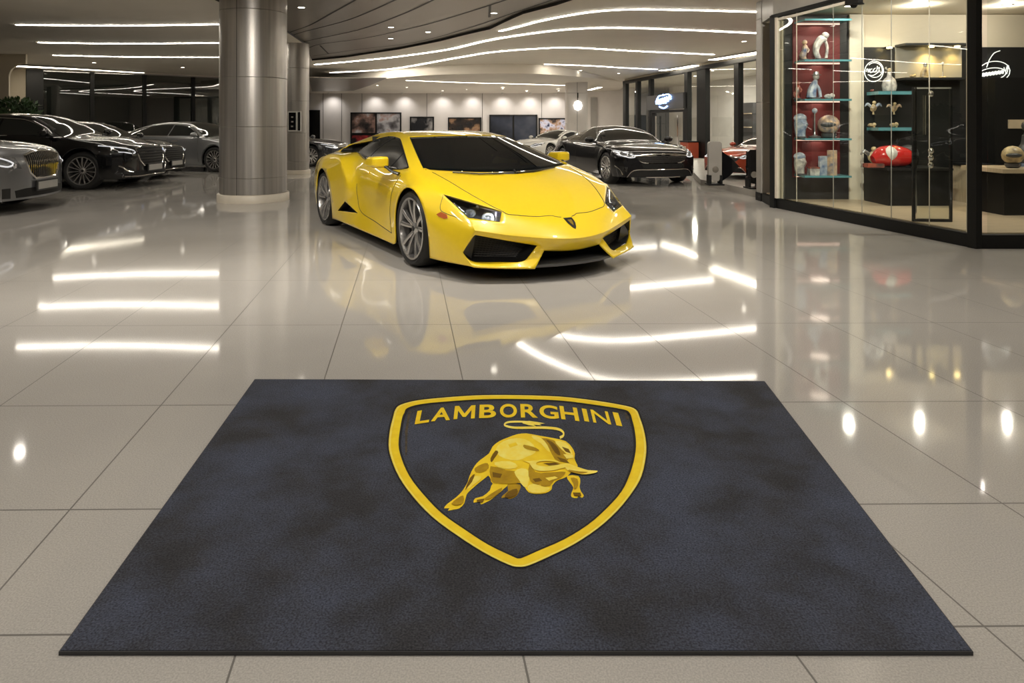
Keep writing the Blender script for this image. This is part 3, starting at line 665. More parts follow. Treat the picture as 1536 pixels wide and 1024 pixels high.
pol = [(leg2, 0, 0), (leg3, 2, 0), (leg4, 0, 0), (leg1, 0, 0), (body, 0, 1),
       ([(640, 330), (700, 300), (770, 300), (820, 330), (830, 370), (790, 390), (740, 410), (670, 400), (630, 370)], 1, 2),
       ([(860, 296), (925, 308), (965, 350), (1000, 400), (975, 420), (930, 405), (900, 350), (870, 318)], 2, 2),
       ([(930, 310), (985, 320), (1010, 350), (1020, 380), (985, 372), (950, 340)], 1, 3),
       ([(812, 282), (860, 296), (890, 330), (905, 365), (890, 360), (860, 325), (820, 300)], 1, 3),
       ([(885, 305), (915, 315), (945, 345), (958, 385), (930, 370), (905, 330)], 3, 3),
       ([(965, 340), (1000, 352), (1012, 375), (985, 366)], 3, 3), ([(972, 378), (1022, 382), (1025, 398), (990, 402)], 1, 4), ([(940, 392), (985, 405), (1005, 425), (960, 415)], 3, 3),
       ([(600, 400), (625, 360), (640, 370), (620, 400), (605, 420)], 3, 2),
       ([(600, 440), (680, 460), (740, 470), (760, 520), (690, 530), (615, 525), (602, 500)], 2, 2),
       ([(610, 470), (660, 480), (650, 500), (612, 496)], 3, 3),
       ([(620, 420), (700, 415), (740, 440), (700, 455), (640, 445)], 1, 3),
       ([(722, 470), (760, 450), (800, 470), (790, 540), (770, 545), (745, 510)], 1, 3),
       ([(800, 430), (830, 470), (870, 480), (860, 530), (820, 530), (795, 490)], 2, 3),
       ([(830, 480), (930, 470), (985, 470), (960, 500), (925, 515), (905, 540), (860, 540), (850, 510)], 2, 3),
       ([(790, 545), (820, 530), (870, 545), (905, 552), (880, 572), (830, 577), (800, 570)], 1, 3),
       ([(815, 505), (850, 500), (865, 515), (830, 522)], 3, 4), ([(880, 500), (930, 492), (945, 500), (900, 515)], 1, 4), ([(840, 440), (900, 446), (960, 440), (930, 458), (870, 458)], 3, 3),
       ([(870, 424), (930, 422), (960, 432), (900, 436)], 3, 3),
       (horn_l, 1, 5), (horn_r, 1, 4), ([(1000, 458), (1050, 466), (1100, 470), (1060, 478), (1010, 470)], 2, 5),
       ([(770, 330), (830, 345), (850, 362), (810, 358), (775, 348)], 2, 3), ([(690, 330), (730, 318), (740, 332), (700, 345)], 0, 3),
       ([(555, 430), (585, 425), (590, 450), (560, 470), (525, 470), (520, 450)], 2, 2), ([(500, 500), (550, 490), (540, 515), (500, 545), (480, 560)], 1, 2),
       ([(430, 605), (460, 590), (462, 625), (430, 640), (400, 632)], 2, 2), ([(495, 500), (520, 480), (505, 520), (480, 550), (470, 560)], 3, 2),
       ([(620, 570), (660, 550), (640, 580), (590, 610), (570, 605)], 2, 2), ([(530, 612), (570, 605), (560, 625), (530, 622)], 3, 2),
       ([(690, 570), (735, 555), (735, 585), (700, 600), (672, 598)], 3, 2), ([(1010, 500), (1045, 505), (1048, 540), (1030, 560), (1025, 530)], 2, 2), ([(1022, 575), (1060, 575), (1066, 592), (1028, 592)], 3, 2)]
relief('bull', pol, [MT['gold'], MT['goldlt'], MT['golddk'], MT['goldbr']])
tail = catmull([(955, 294, 0), (972, 284, 0), (972, 266, 0), (945, 250, 0), (880, 243, 0), (800, 243, 0), (725, 243, 0), (685, 236, 0), (671, 227, 0), (690, 215, 0), (740, 212, 0), (800, 214, 0)], 5)
mb = MB(); nT = len(tail); L_, R_ = [], []
for i, p in enumerate(tail):
    d = (tail[min(i+1, nT-1)]-tail[max(i-1, 0)]).normalized(); s = Vector((-d.y*.55, d.x, 0))*(7.5-3.0*i/nT); L_.append(p+s); R_.append(p-s)
vs = [E7(p.x, p.y, ZMAT+.003) for p in L_+R_]+[E7(p.x, p.y, ZMAT-.001) for p in L_+R_]
mb.add(vs, [f for i in range(nT-1) for f in ((i, i+1, nT+i+1, nT+i), (i, i+1, 2*nT+i+1, 2*nT+i), (nT+i, nT+i+1, 3*nT+i+1, 3*nT+i))])
tuft = [(760, 211), (800, 208), (840, 214), (880, 221), (850, 224), (862, 231), (820, 228), (835, 237), (795, 230), (765, 221)]
mb.add([E7(x, y, ZMAT+.0035) for x, y in tuft]+[E7(x, y, ZMAT-.001) for x, y in tuft], [tuple(range(10))]+[(i, (i+1) % 10, 10+(i+1) % 10, 10+i) for i in range(10)])
mb.build('bull_tail', MT['goldlt'], mat_o, smooth=0)
# ---------------------------------------------------------------- car helpers
def paint(name, col, rough=.28, coat=1.0, metal=0.0, **k): return M(name, col, rough, metal, coat=coat, vary=.015, scale=30, **k)
MT['yellow'] = paint('yellow_paint', (.90, .64, .012), .35)
MT['carglass'] = glass('tinted_car_glass', (.38, .41, .42), .30, (.008, .011, .013), 1.33)
MT['darkglass'] = M('dark_car_glass', (.010, .012, .012), .03, vary=.1, spec=.7)
MT['lampglass'] = glass('lamp_cover', (.80, .82, .84), .04, (.02, .02, .022), 1.5)
MT['plastic'] = M('black_plastic', (.012, .012, .012), .4)
MT['carbon'] = M('carbon_lip', (.10, .10, .10), .25, .3)
MT['lampglow'] = M('lamp_reflector', (.55, .58, .62), .12, .9)
MT['lamphouse'] = M('lamp_housing', (.05, .052, .058), .3, .3)
MT['amber'] = M('amber_marker', (.45, .10, .02), .2)
MT['plate'] = M('plate_white', (.42, .41, .39), .4)
MT['seat'] = M('dark_leather', (.018, .018, .019), .5)

def rim_mesh(R, W, style, spokes=5):
    """rim with spokes, outer face to +Y"""
    mb = MB(); yo = W/2
    mb.lathe([(R, -yo+.02), (R, yo-.012), (R-.006, yo-.002), (R-.022, yo-.004), (R-.03, yo-.03), (R-.035, -yo+.03)], axis='Y', n=48, close=True)
    mb.lathe([(0, yo-.03), (.028, yo-.03), (.034, yo-.036), (.066, yo-.045), (.072, yo-.09), (0, yo-.09)], axis='Y', n=24)
    def spoke(a0, a1, r0, r1, w0, w1, y0, y1, th=.03):
        d0 = Vector((math.cos(a0), 0, math.sin(a0))); d1 = Vector((math.cos(a1), 0, math.sin(a1)))
        p0 = d0*r0; p1 = d1*r1; d = (p1-p0).normalized(); s = Vector((-d.z, 0, d.x)); vs = []
        for p, ww, yy in ((p0, w0, y0), ((p0+p1)/2, (w0+w1)/2*.92, (y0+y1)/2+.008), (p1, w1, y1)):
            for k, q in ((-1, 0), (-.6, .006), (.6, .006), (1, 0)): vs.append(p+s*ww/2*k+Vector((0, yy+q, 0)))
            for k in (1, -1): vs.append(p+s*ww/2*k+Vector((0, yy-th, 0)))
        fs = []
        for i in range(2):
            for q in range(6): fs.append((i*6+q, i*6+(q+1) % 6, i*6+6+(q+1) % 6, i*6+6+q))
        fs += [tuple(range(6)), tuple(range(12, 18))]
        mb.add(vs, fs)
    for k in range(spokes):
        a = PI/2+2*PI*k/spokes
        if style == 'double':
            for s in (-1, 1): spoke(a+s*.15, a+s*.25, .05, R-.015, .034, .044, yo-.045, yo-.014)
        elif style == 'fine':
            spoke(a, a, .05, R-.02, .016, .030, yo-.04, yo-.018, .02)
        else:
            for s in (-1, 1): spoke(a+s*.05, a+s*.17, .05, R-.02, .024, .022, yo-.045, yo-.016)
    return mb
def tyre_mesh(R, r, W):
    mb = MB(); h = W/2
    mb.lathe([(r-.004, -h*.82), (r+.012, -h*.92), ((R+r)/2, -h), (R-.025, -h*.93), (R-.004, -h*.72), (R, -h*.4), (R, h*.4), (R-.004, h*.72), (R-.025, h*.93), ((R+r)/2, h), (r+.012, h*.92), (r-.004, h*.82)], axis='Y', n=56, close=True)
    return mb
def wheels(car, places, R, r, W, style, spokes, rimmat, xf=1.0):
    """places: (x, y, z, side)"""
    proto = None
    for x, y, z, s in places:
        if proto is None:
            o = tyre_mesh(R, r, W).build('wheel', MT['rubber'], car, smooth=50)
            rm = rim_mesh(r, W*.95, style, spokes).build('rim', rimmat, o, smooth=40)
            bk = MB(); bk.lathe([(0, 0), (r*.62, 0), (r*.62, .02), (0, .02)], axis='Y', n=32); bk.build('brake_disc', MT['joint'], o)
            mb = MB(); mb.lathe([(r-.04, -.03), (0, -.03)], axis='Y', n=32); 
            mb.lathe([(.024, W*.475-.028), (.02, W*.475-.022), (0, W*.475-.022)], axis='Y', n=16); mb.build('hub_cap', MT['plastic'], o)
            proto = o
        else:
            o = copy_tree(proto, car)
        o.location = (x, y, z); o.rotation_euler = (0, 0, 0 if s > 0 else PI)
def bvh_of(obs):
    V, P = [], []
    for o in obs:
        k = len(V); V += [v.co.copy() for v in o.data.vertices]; P += [tuple(i+k for i in p.vertices) for p in o.data.polygons]
    return BVHTree.FromPolygons(V, P)
def cast(bvh, o, d, far=12):
    d = Vector(d).normalized(); h = bvh.ray_cast(Vector(o), d, far)
    if h[0] is None:
        h = bvh.find_nearest(Vector(o)+d*3)
    return h[0], h[1]
VIEW = {'front': (lambda u, v: Vector((6, u, v)), Vector((-1, 0, 0))), 'rear': (lambda u, v: Vector((-9, u, v)), Vector((1, 0, 0))),
        'left': (lambda u, v: Vector((u, 4, v)), Vector((0, -1, 0))), 'right': (lambda u, v: Vector((u, -4, v)), Vector((0, 1, 0))),
        'top': (lambda u, v: Vector((u, v, 5)), Vector((0, 0, -1)))}
def patch(bvh, poly, view, off=.004, res=.06, depth=.012, mb=None, mi=0, dirn=None, org=None):
    """a panel hugging the body: poly in the (u, v) plane of a view, laid on the surface"""
    f, d = VIEW[view] if view else (org, Vector(dirn).normalized())
    bm = bmesh.new(); vs = [bm.verts.new((u, v, 0)) for u, v in poly]; bm.faces.new(vs)
    bmesh.ops.triangulate(bm, faces=bm.faces[:])
    for _ in range(5):
        lg = [e for e in bm.edges if e.calc_length() > res]
        if not lg: break
        bmesh.ops.subdivide_edges(bm, edges=lg, cuts=1); bmesh.ops.triangulate(bm, faces=[q for q in bm.faces if len(q.verts) > 3])
    bm.verts.index_update(); mb = mb or MB(); P = []
    for v in bm.verts:
        h, nn = cast(bvh, f(v.co.x, v.co.y), d)
        P.append(h-d*off)
    n = len(P); fs = [tuple(v.index for v in q.verts) for q in bm.faces]
    side = [(e.verts[0].index, e.verts[1].index, n+e.verts[1].index, n+e.verts[0].index) for e in bm.edges if e.is_boundary]
    bm.free()
    mb.add(P+[p+d*depth for p in P], fs+side, mi); return mb
def line_on(bvh, pts, view, r, off=.002, n=6, smooth=6, mb=None, dirn=None, org=None):
    f, d = VIEW[view] if view else (org, Vector(dirn).normalized())
    P2 = catmull([(u, v, 0) for u, v in pts], smooth) if smooth else [Vector((u, v, 0)) for u, v in pts]
    mb = mb or MB(); mb.tube([cast(bvh, f(p.x, p.y), d)[0]-d*off for p in P2], r, n); return mb

# ---------------------------------------------------------------- the yellow car
KS = 1.03
def K(p): return (KS*p[0], KS*p[1], KS*p[2]-.0366)
th = .5394
supercar = thing('supercar', 'bright yellow low wedge shaped sports car parked behind the charcoal mat', 'car', (KS*-.0384, KS*5.9993, 0), th-PI/2)
V = {}; FC = []; CR = {}
def vv(**k): V.update(k)
# centre line                     inner line                      outer lines
vv(u0=(1.02, 0, .235), c0=(1.115, 0, .345), d0=(.965, 0, .468), e0=(.885, 0, .500), f0=(.52, 0, .645), g0=(.25, 0, .735), h0=(.09, 0, .79), i0=(-.40, 0, .965), j0=(-.83, 0, 1.098), k0=(-1.40, 0, 1.163), l0=(-2.0, 0, 1.115), m0=(-2.6, 0, .99), n0=(-3.15, 0, .89), o0=(-3.46, 0, .85))
vv(u1=(.985, .262, .262), c1=(1.045, .28, .362), d1=(.935, .27, .468), e1=(.865, .25, .505), f1=(.50, .30, .648), g1=(.22, .33, .735), h1=(.05, .36, .795), i1=(-.42, .33, .962), j1=(-.85, .29, 1.095), k1=(-1.40, .28, 1.160), l1=(-2.0, .28, 1.112), m1=(-2.6, .30, .98), n1=(-3.15, .35, .885), o1=(-3.44, .40, .85))
vv(c2=(.90, .53, .388), d2=(.815, .55, .478), e2=(.76, .50, .550), f2=(.42, .62, .683), g2=(.12, .67, .775), h2=(-.145, .755, .825), i2=(-.56, .655, .955), j2=(-.98, .545, 1.085), k2=(-1.40, .484, 1.148), l2=(-1.92, .53, 1.11), bb=(-2.58, .655, .97), n2=(-3.05, .70, .87), o2_=(-3.40, .78, .82))
vv(c4=(.803, .754, .430), d4=(.690, .752, .508), tp=(.394, .822, .664), g3=(.10, .855, .755), h3=(-.27, .835, .830))
vv(i3=(-.68, .715, .950), j3=(-1.06, .605, 1.070), k3=(-1.45, .565, 1.103), uq=(-1.76, .63, 1.045), tip=(-1.99, .745, .905))
vv(w1=(-.62, .83, .785), w2=(-1.1, .825, .795), w3=(-1.70, .785, .852))
# bumper
vv(TR=(.965, .312, .302), TM=(.885, .53, .345), TL=(.791, .751, .395), BR=(.952, .421, .186), BL=(.726, .757, .184), FB=(1.03, .374, .150), bo=(.810, .775, .165), om=(.715, .812, .262))
vv(v1=(.55, .865, .49), v2=(.54, .885, .30), b2=(.52, .885, .165))
R1, zc1 = .372, .345
def arch(pre, cx, R, zc, angs, ys):
    for k, (a, y) in enumerate(zip(angs, ys)): V[f'{pre}{k}'] = (cx+R*math.cos(math.radians(a)), y, zc+R*math.sin(math.radians(a)))
arch('p', 0, R1, zc1, (-30, 2, 33, 66, 98, 132, 168, 211), (.905, .935, .948, .952, .952, .948, .945, .935))
arch('q', -2.62, .378, zc1, (-31, 2, 36, 70, 105, 142, 178, 211), (.935, .962, .972, .972, .965, .95, .93, .90))
# door
vv(r1a=(-.52, .905, .67), r2a=(-.50, .925, .45), r3a=(-.46, .935, .27), r4a=(-.45, .925, .155))
vv(r1b=(-1.0, .905, .675), r2b=(-1.0, .885, .46), r3b=(-1.0, .905, .275), r4b=(-1.0, .93, .158))
vv(r1c=(-1.50, .885, .70), r2c=(-1.46, .865, .50), r3c=(-1.42, .90, .315), r4c=(-1.55, .94, .162))
vv(e1f=(-1.98, .945, .853), e2f=(-1.81, .955, .722), e3f=(-1.665, .945, .555), T2=(-1.80, .94, .394), T1=(-2.03, .95, .270), T3=(-1.45, .915, .310), r4d=(-2.08, .945, .168))
vv(x1=(-1.86, .85, .80), x2=(-1.66, .86, .69))
vv(E0=(-2.33, .93, .897), E1=(-2.76, .93, .838), E2=(-3.05, .91, .72), Mq=(-2.78, .76, .865), N2=(-3.1, .76, .83))
vv(tl=(-3.38, .85, .70), tm=(-3.42, .86, .48), tb=(-3.36, .84, .20), s1=(-3.50, .45, .70), s2=(-3.54, .45, .48), s3=(-3.46, .45, .20), s0a=(-3.52, 0, .70), s0b=(-3.56, 0, .48), s0c=(-3.48, 0, .20), q8=(-3.05, .88, .19))
YEL, WS, SG, LAMP, DK, ENG = range(6)
def q(mi, *names): FC.append((mi, names))
for a in 'defghijklm': pass
cen = ['c', 'd', 'e', 'f', 'g', 'h', 'i', 'j', 'k', 'l', 'm', 'n', 'o']
for a, b in zip(cen, cen[1:]):
    mi = WS if a in 'hi' else (ENG if a in 'lm' else YEL)
    q(mi, a+'0', a+'1', b+'1', b+'0')
for a, b in (('c', 'd'), ('d', 'e'), ('e', 'f'), ('f', 'g'), ('g', 'h'), ('h', 'i'), ('i', 'j'), ('j', 'k'), ('k', 'l')):
    q(WS if a in 'hi' else YEL, a+'1', a+'2', b+'2', b+'1')
q(ENG, 'l1', 'l2', 'bb', 'm1'); q(YEL, 'm1', 'bb', 'n2', 'n1'); q(YEL, 'n1', 'n2', 'o2_', 'o1')
q(YEL, 'c2', 'c4', 'd4', 'd2'); q(LAMP, 'd2', 'd4', 'tp', 'e2'); q(YEL, 'e2', 'tp', 'f2')
q(YEL, 'f2', 'tp', 'g3', 'g2'); q(YEL, 'g2', 'g3', 'h3', 'h2'); q(YEL, 'h2', 'h3', 'i3', 'i2'); q(YEL, 'i2', 'i3', 'j3', 'j2'); q(YEL, 'j2', 'j3', 'k3', 'k2')
q(YEL, 'k2', 'k3', 'uq', 'l2'); q(YEL, 'l2', 'uq', 'bb'); q(DK, 'uq', 'tip', 'Mq', 'bb')
q(SG, 'h3', 'w1', 'i3'); q(SG, 'w1', 'w2', 'j3', 'i3'); q(SG, 'w2', 'w3', 'k3', 'j3'); q(SG, 'w3', 'tip', 'uq', 'k3')
q(YEL, 'bb', 'Mq', 'N2', 'n2'); q(YEL, 'Mq', 'E0', 'E1', 'N2'); q(YEL, 'tip', 'e1f', 'E0', 'Mq'); q(YEL, 'n2', 'N2', 'tl', 'o2_'); q(YEL, 'N2', 'E1', 'E2', 'tl')
# bumper
q(YEL, 'u0', 'u1', 'c1', 'c0'); q(YEL, 'u1', 'TR', 'c1'); q(YEL, 'TR', 'TM', 'c2', 'c1'); q(YEL, 'TM', 'TL', 'c4', 'c2')
q(YEL, 'TR', 'u1', 'FB', 'BR'); q(YEL, 'BR', 'FB', 'bo', 'BL'); q(YEL, 'BL', 'bo', 'om'); q(YEL, 'TL', 'om', 'c4')
q(YEL, 'c4', 'v1', 'd4'); q(YEL, 'c4', 'om', 'v2', 'v1'); q(YEL, 'om', 'bo', 'b2', 'v2'); q(YEL, 'd4', 'v1', 'tp')
q(YEL, 'b2', 'p0', 'p1', 'v2'); q(YEL, 'v2', 'p1', 'p2', 'v1'); q(YEL, 'v1', 'p2', 'p3', 'tp'); q(YEL, 'tp', 'p3', 'p4', 'g3'); q(YEL, 'g3', 'p4', 'p5', 'h3')
# door
q(YEL, 'h3', 'p5', 'r1a', 'w1'); q(YEL, 'p5', 'p6', 'r2a', 'r1a'); q(YEL, 'p6', 'p7', 'r3a', 'r2a'); q(YEL, 'p7', 'r4a', 'r3a')
for a, b in (('a', 'b'), ('b', 'c')):
    q(YEL, 'r1'+a, 'r2'+a, 'r2'+b, 'r1'+b); q(YEL, 'r2'+a, 'r3'+a, 'r3'+b, 'r2'+b); q(YEL, 'r3'+a, 'r4'+a, 'r4'+b, 'r3'+b)
q(YEL, 'w1', 'r1a', 'r1b', 'w2'); q(YEL, 'w2', 'r1b', 'r1c', 'w3'); q(YEL, 'w3', 'r1c', 'x2', 'x1'); q(YEL, 'w3', 'x1', 'e1f', 'tip'); q(YEL, 'x1', 'x2', 'e2f', 'e1f')
q(YEL, 'r1c', 'r2c', 'e3f', 'x2'); q(YEL, 'x2', 'e3f', 'e2f'); q(YEL, 'r2c', 'r3c', 'T3', 'T2'); q(YEL, 'r2c', 'T2', 'e3f')
q(DK, 'T2', 'T3', 'T1'); q(YEL, 'r3c', 'r4c', 'T3'); q(YEL, 'T3', 'r4c', 'r4d', 'T1')
q(YEL, 'E0', 'e1f', 'e2f', 'q3'); q(YEL, 'e2f', 'e3f', 'q2', 'q3'); q(YEL, 'e3f', 'T2', 'q1', 'q2'); q(YEL, 'T2', 'T1', 'q1'); q(YEL, 'T1', 'r4d', 'q0', 'q1')
q(YEL, 'E0', 'q3', 'q4', 'E1'); q(YEL, 'E1', 'q4', 'q5', 'E2'); q(YEL, 'E2', 'q5', 'q6', 'tl'); q(YEL, 'tl', 'q6', 'q7', 'tm'); q(YEL, 'tm', 'q7', 'q8', 'tb')
q(YEL, 'o0', 'o1', 's1', 's0a'); q(YEL, 'o1', 'o2_', 'tl', 's1'); q(DK, 's0a', 's1', 's2', 's0b'); q(DK, 's1', 'tl', 'tm', 's2'); q(DK, 's0b', 's2', 's3', 's0c'); q(DK, 's2', 'tm', 'tb', 's3')
# crease chains: (names, weight)
chains = [('c0 c1 c2 c4', .75), ('u0 u1', .9), ('u1 TR TM TL om BL BR TR', 1), ('u1 FB bo om c4', .9), ('c4 d4 tp e2 d2 d4', 1), ('d2 c2', .3), ('c4 TL', .8),
          ('bo b2 p0', .7), ('h0 h1 h2 i2 j2 j1 j0', 1), ('h3 w1 w2 w3 tip uq k3 j3 i3 h3', 1), ('j2 k2 l2 bb Mq tip', .8), ('uq bb', 1), ('l2 bb', .8), ('tp g3 h3', .35), ('e2 f2 g2 h2', .25),
          ('e1f e2f e3f T2', .75), ('T1 T2 T3 T1', 1), ('x1 x2', .3), ('r4a r4b r4c r4d q0', .9), ('r3a r3b r3c T3', .45), ('tip e1f', .3), ('E0 E1 E2', .3), ('e1f E0', .35), ('w1 r1a', 0), ('l0 l1 l2', .8), ('m0 m1 bb', .5), ('o0 o1 o2_ tl tm tb', .6), ('p7 r4a', .8),
          ('p0 p1 p2 p3 p4 p5 p6 p7', .6), ('q0 q1 q2 q3 q4 q5 q6 q7', .6), ('BL om', 1)]
for s, wt in chains:
    nm = s.split()
    for a, b in zip(nm, nm[1:]): CR[(a, b)] = wt
def build_cage():
    idx = {}; vs = []; bm = bmesh.new(); cl = bm.edges.layers.float.new('crease_edge'); vl = bm.verts.layers.float.new('crease_vert')
    for n_, p in V.items():
        a = bm.verts.new(p); b = a if abs(p[1]) < 1e-6 else bm.verts.new((p[0], -p[1], p[2])); idx[n_] = (a, b)
    for mi, nm in FC:
        for s in (0, 1):
            vs_ = [idx[x][s] for x in nm]
            if s: vs_ = vs_[::-1]
            f = bm.faces.new(vs_); f.material_index = mi
    for (a, b), wt in CR.items():
        for s in (0, 1):
            e = bm.edges.get((idx[a][s], idx[b][s]))
            if e is None: print('NO EDGE', a, b)
            else: e[cl] = wt
    for nm in 'tp d2 d4 e2 TL om BL BR TR FB u1 bo c4 h2 h3 j2 j3 w3 tip T1 T2 T3 bb uq p0 q0'.split():
        for s in (0, 1): idx[nm][s][vl] = 1.0 if nm not in ('j3', 'uq', 'h3') else .5
    bm.verts.ensure_lookup_table()
    bmesh.ops.delete(bm, geom=[v for v in bm.verts if not v.link_faces], context='VERTS')
    bmesh.ops.recalc_face_normals(bm, faces=bm.faces[:])
    me = bpy.data.meshes.new('cage'); bm.to_mesh(me); bm.free()
    o = bpy.data.objects.new('cage', me); COL.objects.link(o)
    for k in range(6): me.materials.append(MT['yellow'])
    sd = o.modifiers.new('s', 'SUBSURF'); sd.levels = 3; sd.render_levels = 3; sd.boundary_smooth = 'PRESERVE_CORNERS'
    bpy.context.view_layer.update(); dg = bpy.context.evaluated_depsgraph_get(); ev = o.evaluated_get(dg); m2 = ev.to_mesh()
    vs = [v.co.copy() for v in m2.vertices]; fs = [(tuple(p.vertices), p.material_index) for p in m2.polygons]
    ev.to_mesh_clear(); bpy.data.objects.remove(o)
    return vs, fs
cv, cf = build_cage()
cb = BVHTree.FromPolygons(cv, [f for f, m_ in cf])
def sub(sel, th_=.012, sidesel=None):
    """the faces of one material, thickened inward"""
    fs = [f for f, m_ in cf if m_ in sel and (sidesel is None or sidesel(sum((cv[i] for i in f), Vector())/len(f)))]
    used = sorted({i for f in fs for i in f}); mp = {a: k for k, a in enumerate(used)}
    mb = MB(); mb.add([cv[i] for i in used], [tuple(mp[i] for i in f) for f in fs]); return mb
def shell(o, t):
    m_ = o.modifiers.new('thickness', 'SOLIDIFY'); m_.thickness = t; m_.offset = -1; return o
pcar = supercar
bodyo = shell(sub({YEL}).build('body', MT['yellow'], pcar, smooth=32, xf=K), .012)
shell(sub({WS}).build('windshield', MT['carglass'], pcar, smooth=40, xf=K), .006)
for s, nm in ((1, 'left'), (-1, 'right')): shell(sub({SG}, sidesel=lambda c, s=s: c.y*s > 0).build('side_window', MT['darkglass'], pcar, smooth=40, xf=K), .006)
sub({ENG}).build('engine_cover', MT['plastic'], pcar, smooth=40, xf=K)
sub({DK}, sidesel=lambda c: c.x < -3.2).build('rear_grille', MT['plastic'], pcar, smooth=30, xf=K)
for s in (1, -1):
    # dark side scoops, set back into the body
    for nm, cond in (('side_scoop', lambda c: c.z < .45), ('roof_scoop', lambda c: c.z > .6)):
        mb = sub({DK}, sidesel=lambda c: c.y*s > 0 and c.x > -3.2 and cond(c)); 
        n = len(mb.v); cen_ = sum((Vector(v) for v in mb.v), Vector())/n
        inn_ = [tuple(cen_+(Vector(v)-cen_)*.72+Vector((-.03, -s*.09, -.01))) for v in mb.v]
        ed = {}
        for f in mb.f:
            for a, b in zip(f, f[1:]+f[:1]): ed[(a, b)] = 1
        bd = [(a, b) for (a, b) in ed if (b, a) not in ed]
        m2 = MB(); m2.add(mb.v+inn_, [tuple(i+n for i in f) for f in mb.f]+[(a, b, n+b, n+a) for a, b in bd]); m2.build(nm, MT['plastic'], pcar, smooth=0, xf=K)
    # headlight: dark cover, lamps behind it
    lampo = sub({LAMP}, sidesel=lambda c: c.y*s > 0)
    hv = list(lampo.v)
    hl = shell(lampo.build('headlight', MT['lampglass'], pcar, smooth=40, xf=K), .004)
    nl = len(hv); back = [(x-.05, y-s*.012, z-.055) for x, y, z in hv]
    m2 = MB(); m2.add(back, lampo.f); m2.build('lamp_housing', MT['lamphouse'], hl, smooth=0, xf=K)
    def hp(a, b):  # point in the lamp: a along tip->bottom, b inner->outer
        t_, i_, o_, e_ = (Vector(V[k]) for k in ('tp', 'd2', 'd4', 'e2'))
        top = e_.lerp(t_, b); bot = i_.lerp(o_, b); p = top.lerp(bot, a); return Vector((p.x, p.y*s, p.z))
    nrm = Vector((.55, s*.28, .62)).normalized()
    for a, b, r_ in ((.66, .30, .052), (.62, .72, .046)):
        c_ = hp(a, b)-nrm*.04; rot = nrm.to_track_quat('Z', 'Y').to_matrix()
        m3 = MB(); m3.lathe([(r_, .012), (r_*.94, .018), (r_*.8, .006), (r_*.62, -.004), (r_*.6, .008), (r_*.45, .016), (0, .02)], n=28)
        m3.v = [tuple(c_+rot@Vector(v)) for v in m3.v]; m3.build('projector_lamp', MT['lampglow'], hl, smooth=50, xf=K)
    m3 = MB(); m3.tube([hp(.9, .05)-nrm*.02, hp(.93, .5)-nrm*.02, hp(.90, .92)-nrm*.02, hp(.55, .97)-nrm*.02], .008, 8); m3.build('light_strip', MT['lampglow'], hl, xf=K)
    # front air intake: recessed frame with mesh
    hexn = ['TL', 'TM', 'TR', 'BR', 'BL', 'om']; hx = [Vector((V[k][0], V[k][1]*s, V[k][2])) for k in hexn]
    ctr = sum(hx, Vector())/6; inn_ = [ctr+(p-ctr)*.80+Vector((-.10, -s*.03, 0)) for p in hx]
    hx = [p+Vector((-.006, 0, 0)) for p in hx]
    m3 = MB(); m3.add(hx+inn_, [(k, (k+1) % 6, 6+(k+1) % 6, 6+k) for k in range(6)]+[tuple(range(6, 12))])
    it = m3.build('air_intake', MT['plastic'], pcar, smooth=0, xf=K)
    m3 = MB(); lo, hi = min(p.z for p in inn_), max(p.z for p in inn_)
    fa_, fb_ = inn_[1].lerp(inn_[2], .85), inn_[0].lerp(inn_[5], .35)
    for k in range(9):
        t_ = (k+.5)/9; l_ = inn_[5].lerp(inn_[4], .1) ; a_ = inn_[0].lerp(inn_[4], t_); b_ = inn_[2].lerp(inn_[3], t_)
        m3.tube([a_+Vector((.012, 0, 0)), b_+Vector((.012, 0, 0))], .0035, 6)
    for k in range(14):
        t_ = (k+.5)/14; a_ = inn_[0].lerp(inn_[2], t_); b_ = inn_[4].lerp(inn_[3], t_)
        m3.tube([a_+Vector((.010, 0, 0)), b_+Vector((.010, 0, 0))], .0025, 6)
    m3.build('grille_mesh', MT['joint'], it, xf=K)
    m3 = MB(); A, B_ = hx[5], hx[4]; m3.add([hx[0], hx[5], hx[4], inn_[4].lerp(hx[4], .35), inn_[0].lerp(hx[0], .35)], [(0, 1, 2, 3, 4)]); m3.build('intake_blade', MT['carbon'], it, smooth=0, xf=K)
    # side marker
    patch(cb, [(.43, .515), (.46, .535), (.52, .52), (.54, .495), (.51, .488), (.46, .50)], 'left' if s > 0 else 'right', .004).build('side_marker', MT['amber'], pcar, xf=K)
    # door shut lines
    m3 = line_on(cb, [(-.40, .76), (-.475, .62), (-.50, .45), (-.46, .30), (-.44, .25)], 'left' if s > 0 else 'right', .0032, 0)
    line_on(cb, [(-.44, .25), (-.9, .285), (-1.38, .33), (-1.52, .48), (-1.55, .60)], 'left' if s > 0 else 'right', .0032, 0, mb=m3)
    m3.build('door_seam', MT['joint'], pcar, xf=K)
    patch(cb, [(-1.40, .735), (-1.24, .742), (-1.24, .726), (-1.40, .718)], 'left' if s > 0 else 'right', .010, depth=.02).build('door_handle', MT['yellow'], pcar, xf=K)
    m3 = line_on(cb, [(.40, .655), (.44, .56), (.50, .53), (.62, .505)], 'left' if s > 0 else 'right', .0025, 0); m3.build('bumper_seam', MT['joint'], pcar, xf=K)
    vw = 'left' if s > 0 else 'right'
    m3 = line_on(cb, [(-.80, .79), (-.76, .85), (-.70, .94)], vw, .006, -.001, 6, 3); m3.build('window_bar', MT['plastic'], pcar, xf=K)
    m3 = line_on(cb, [(-1.52, .83), (-1.50, .92), (-1.40, 1.02), (-1.24, 1.075)], vw, .007, -.001, 6, 4); m3.build('window_bar', MT['plastic'], pcar, xf=K)
    # mirror
    mir = MB()
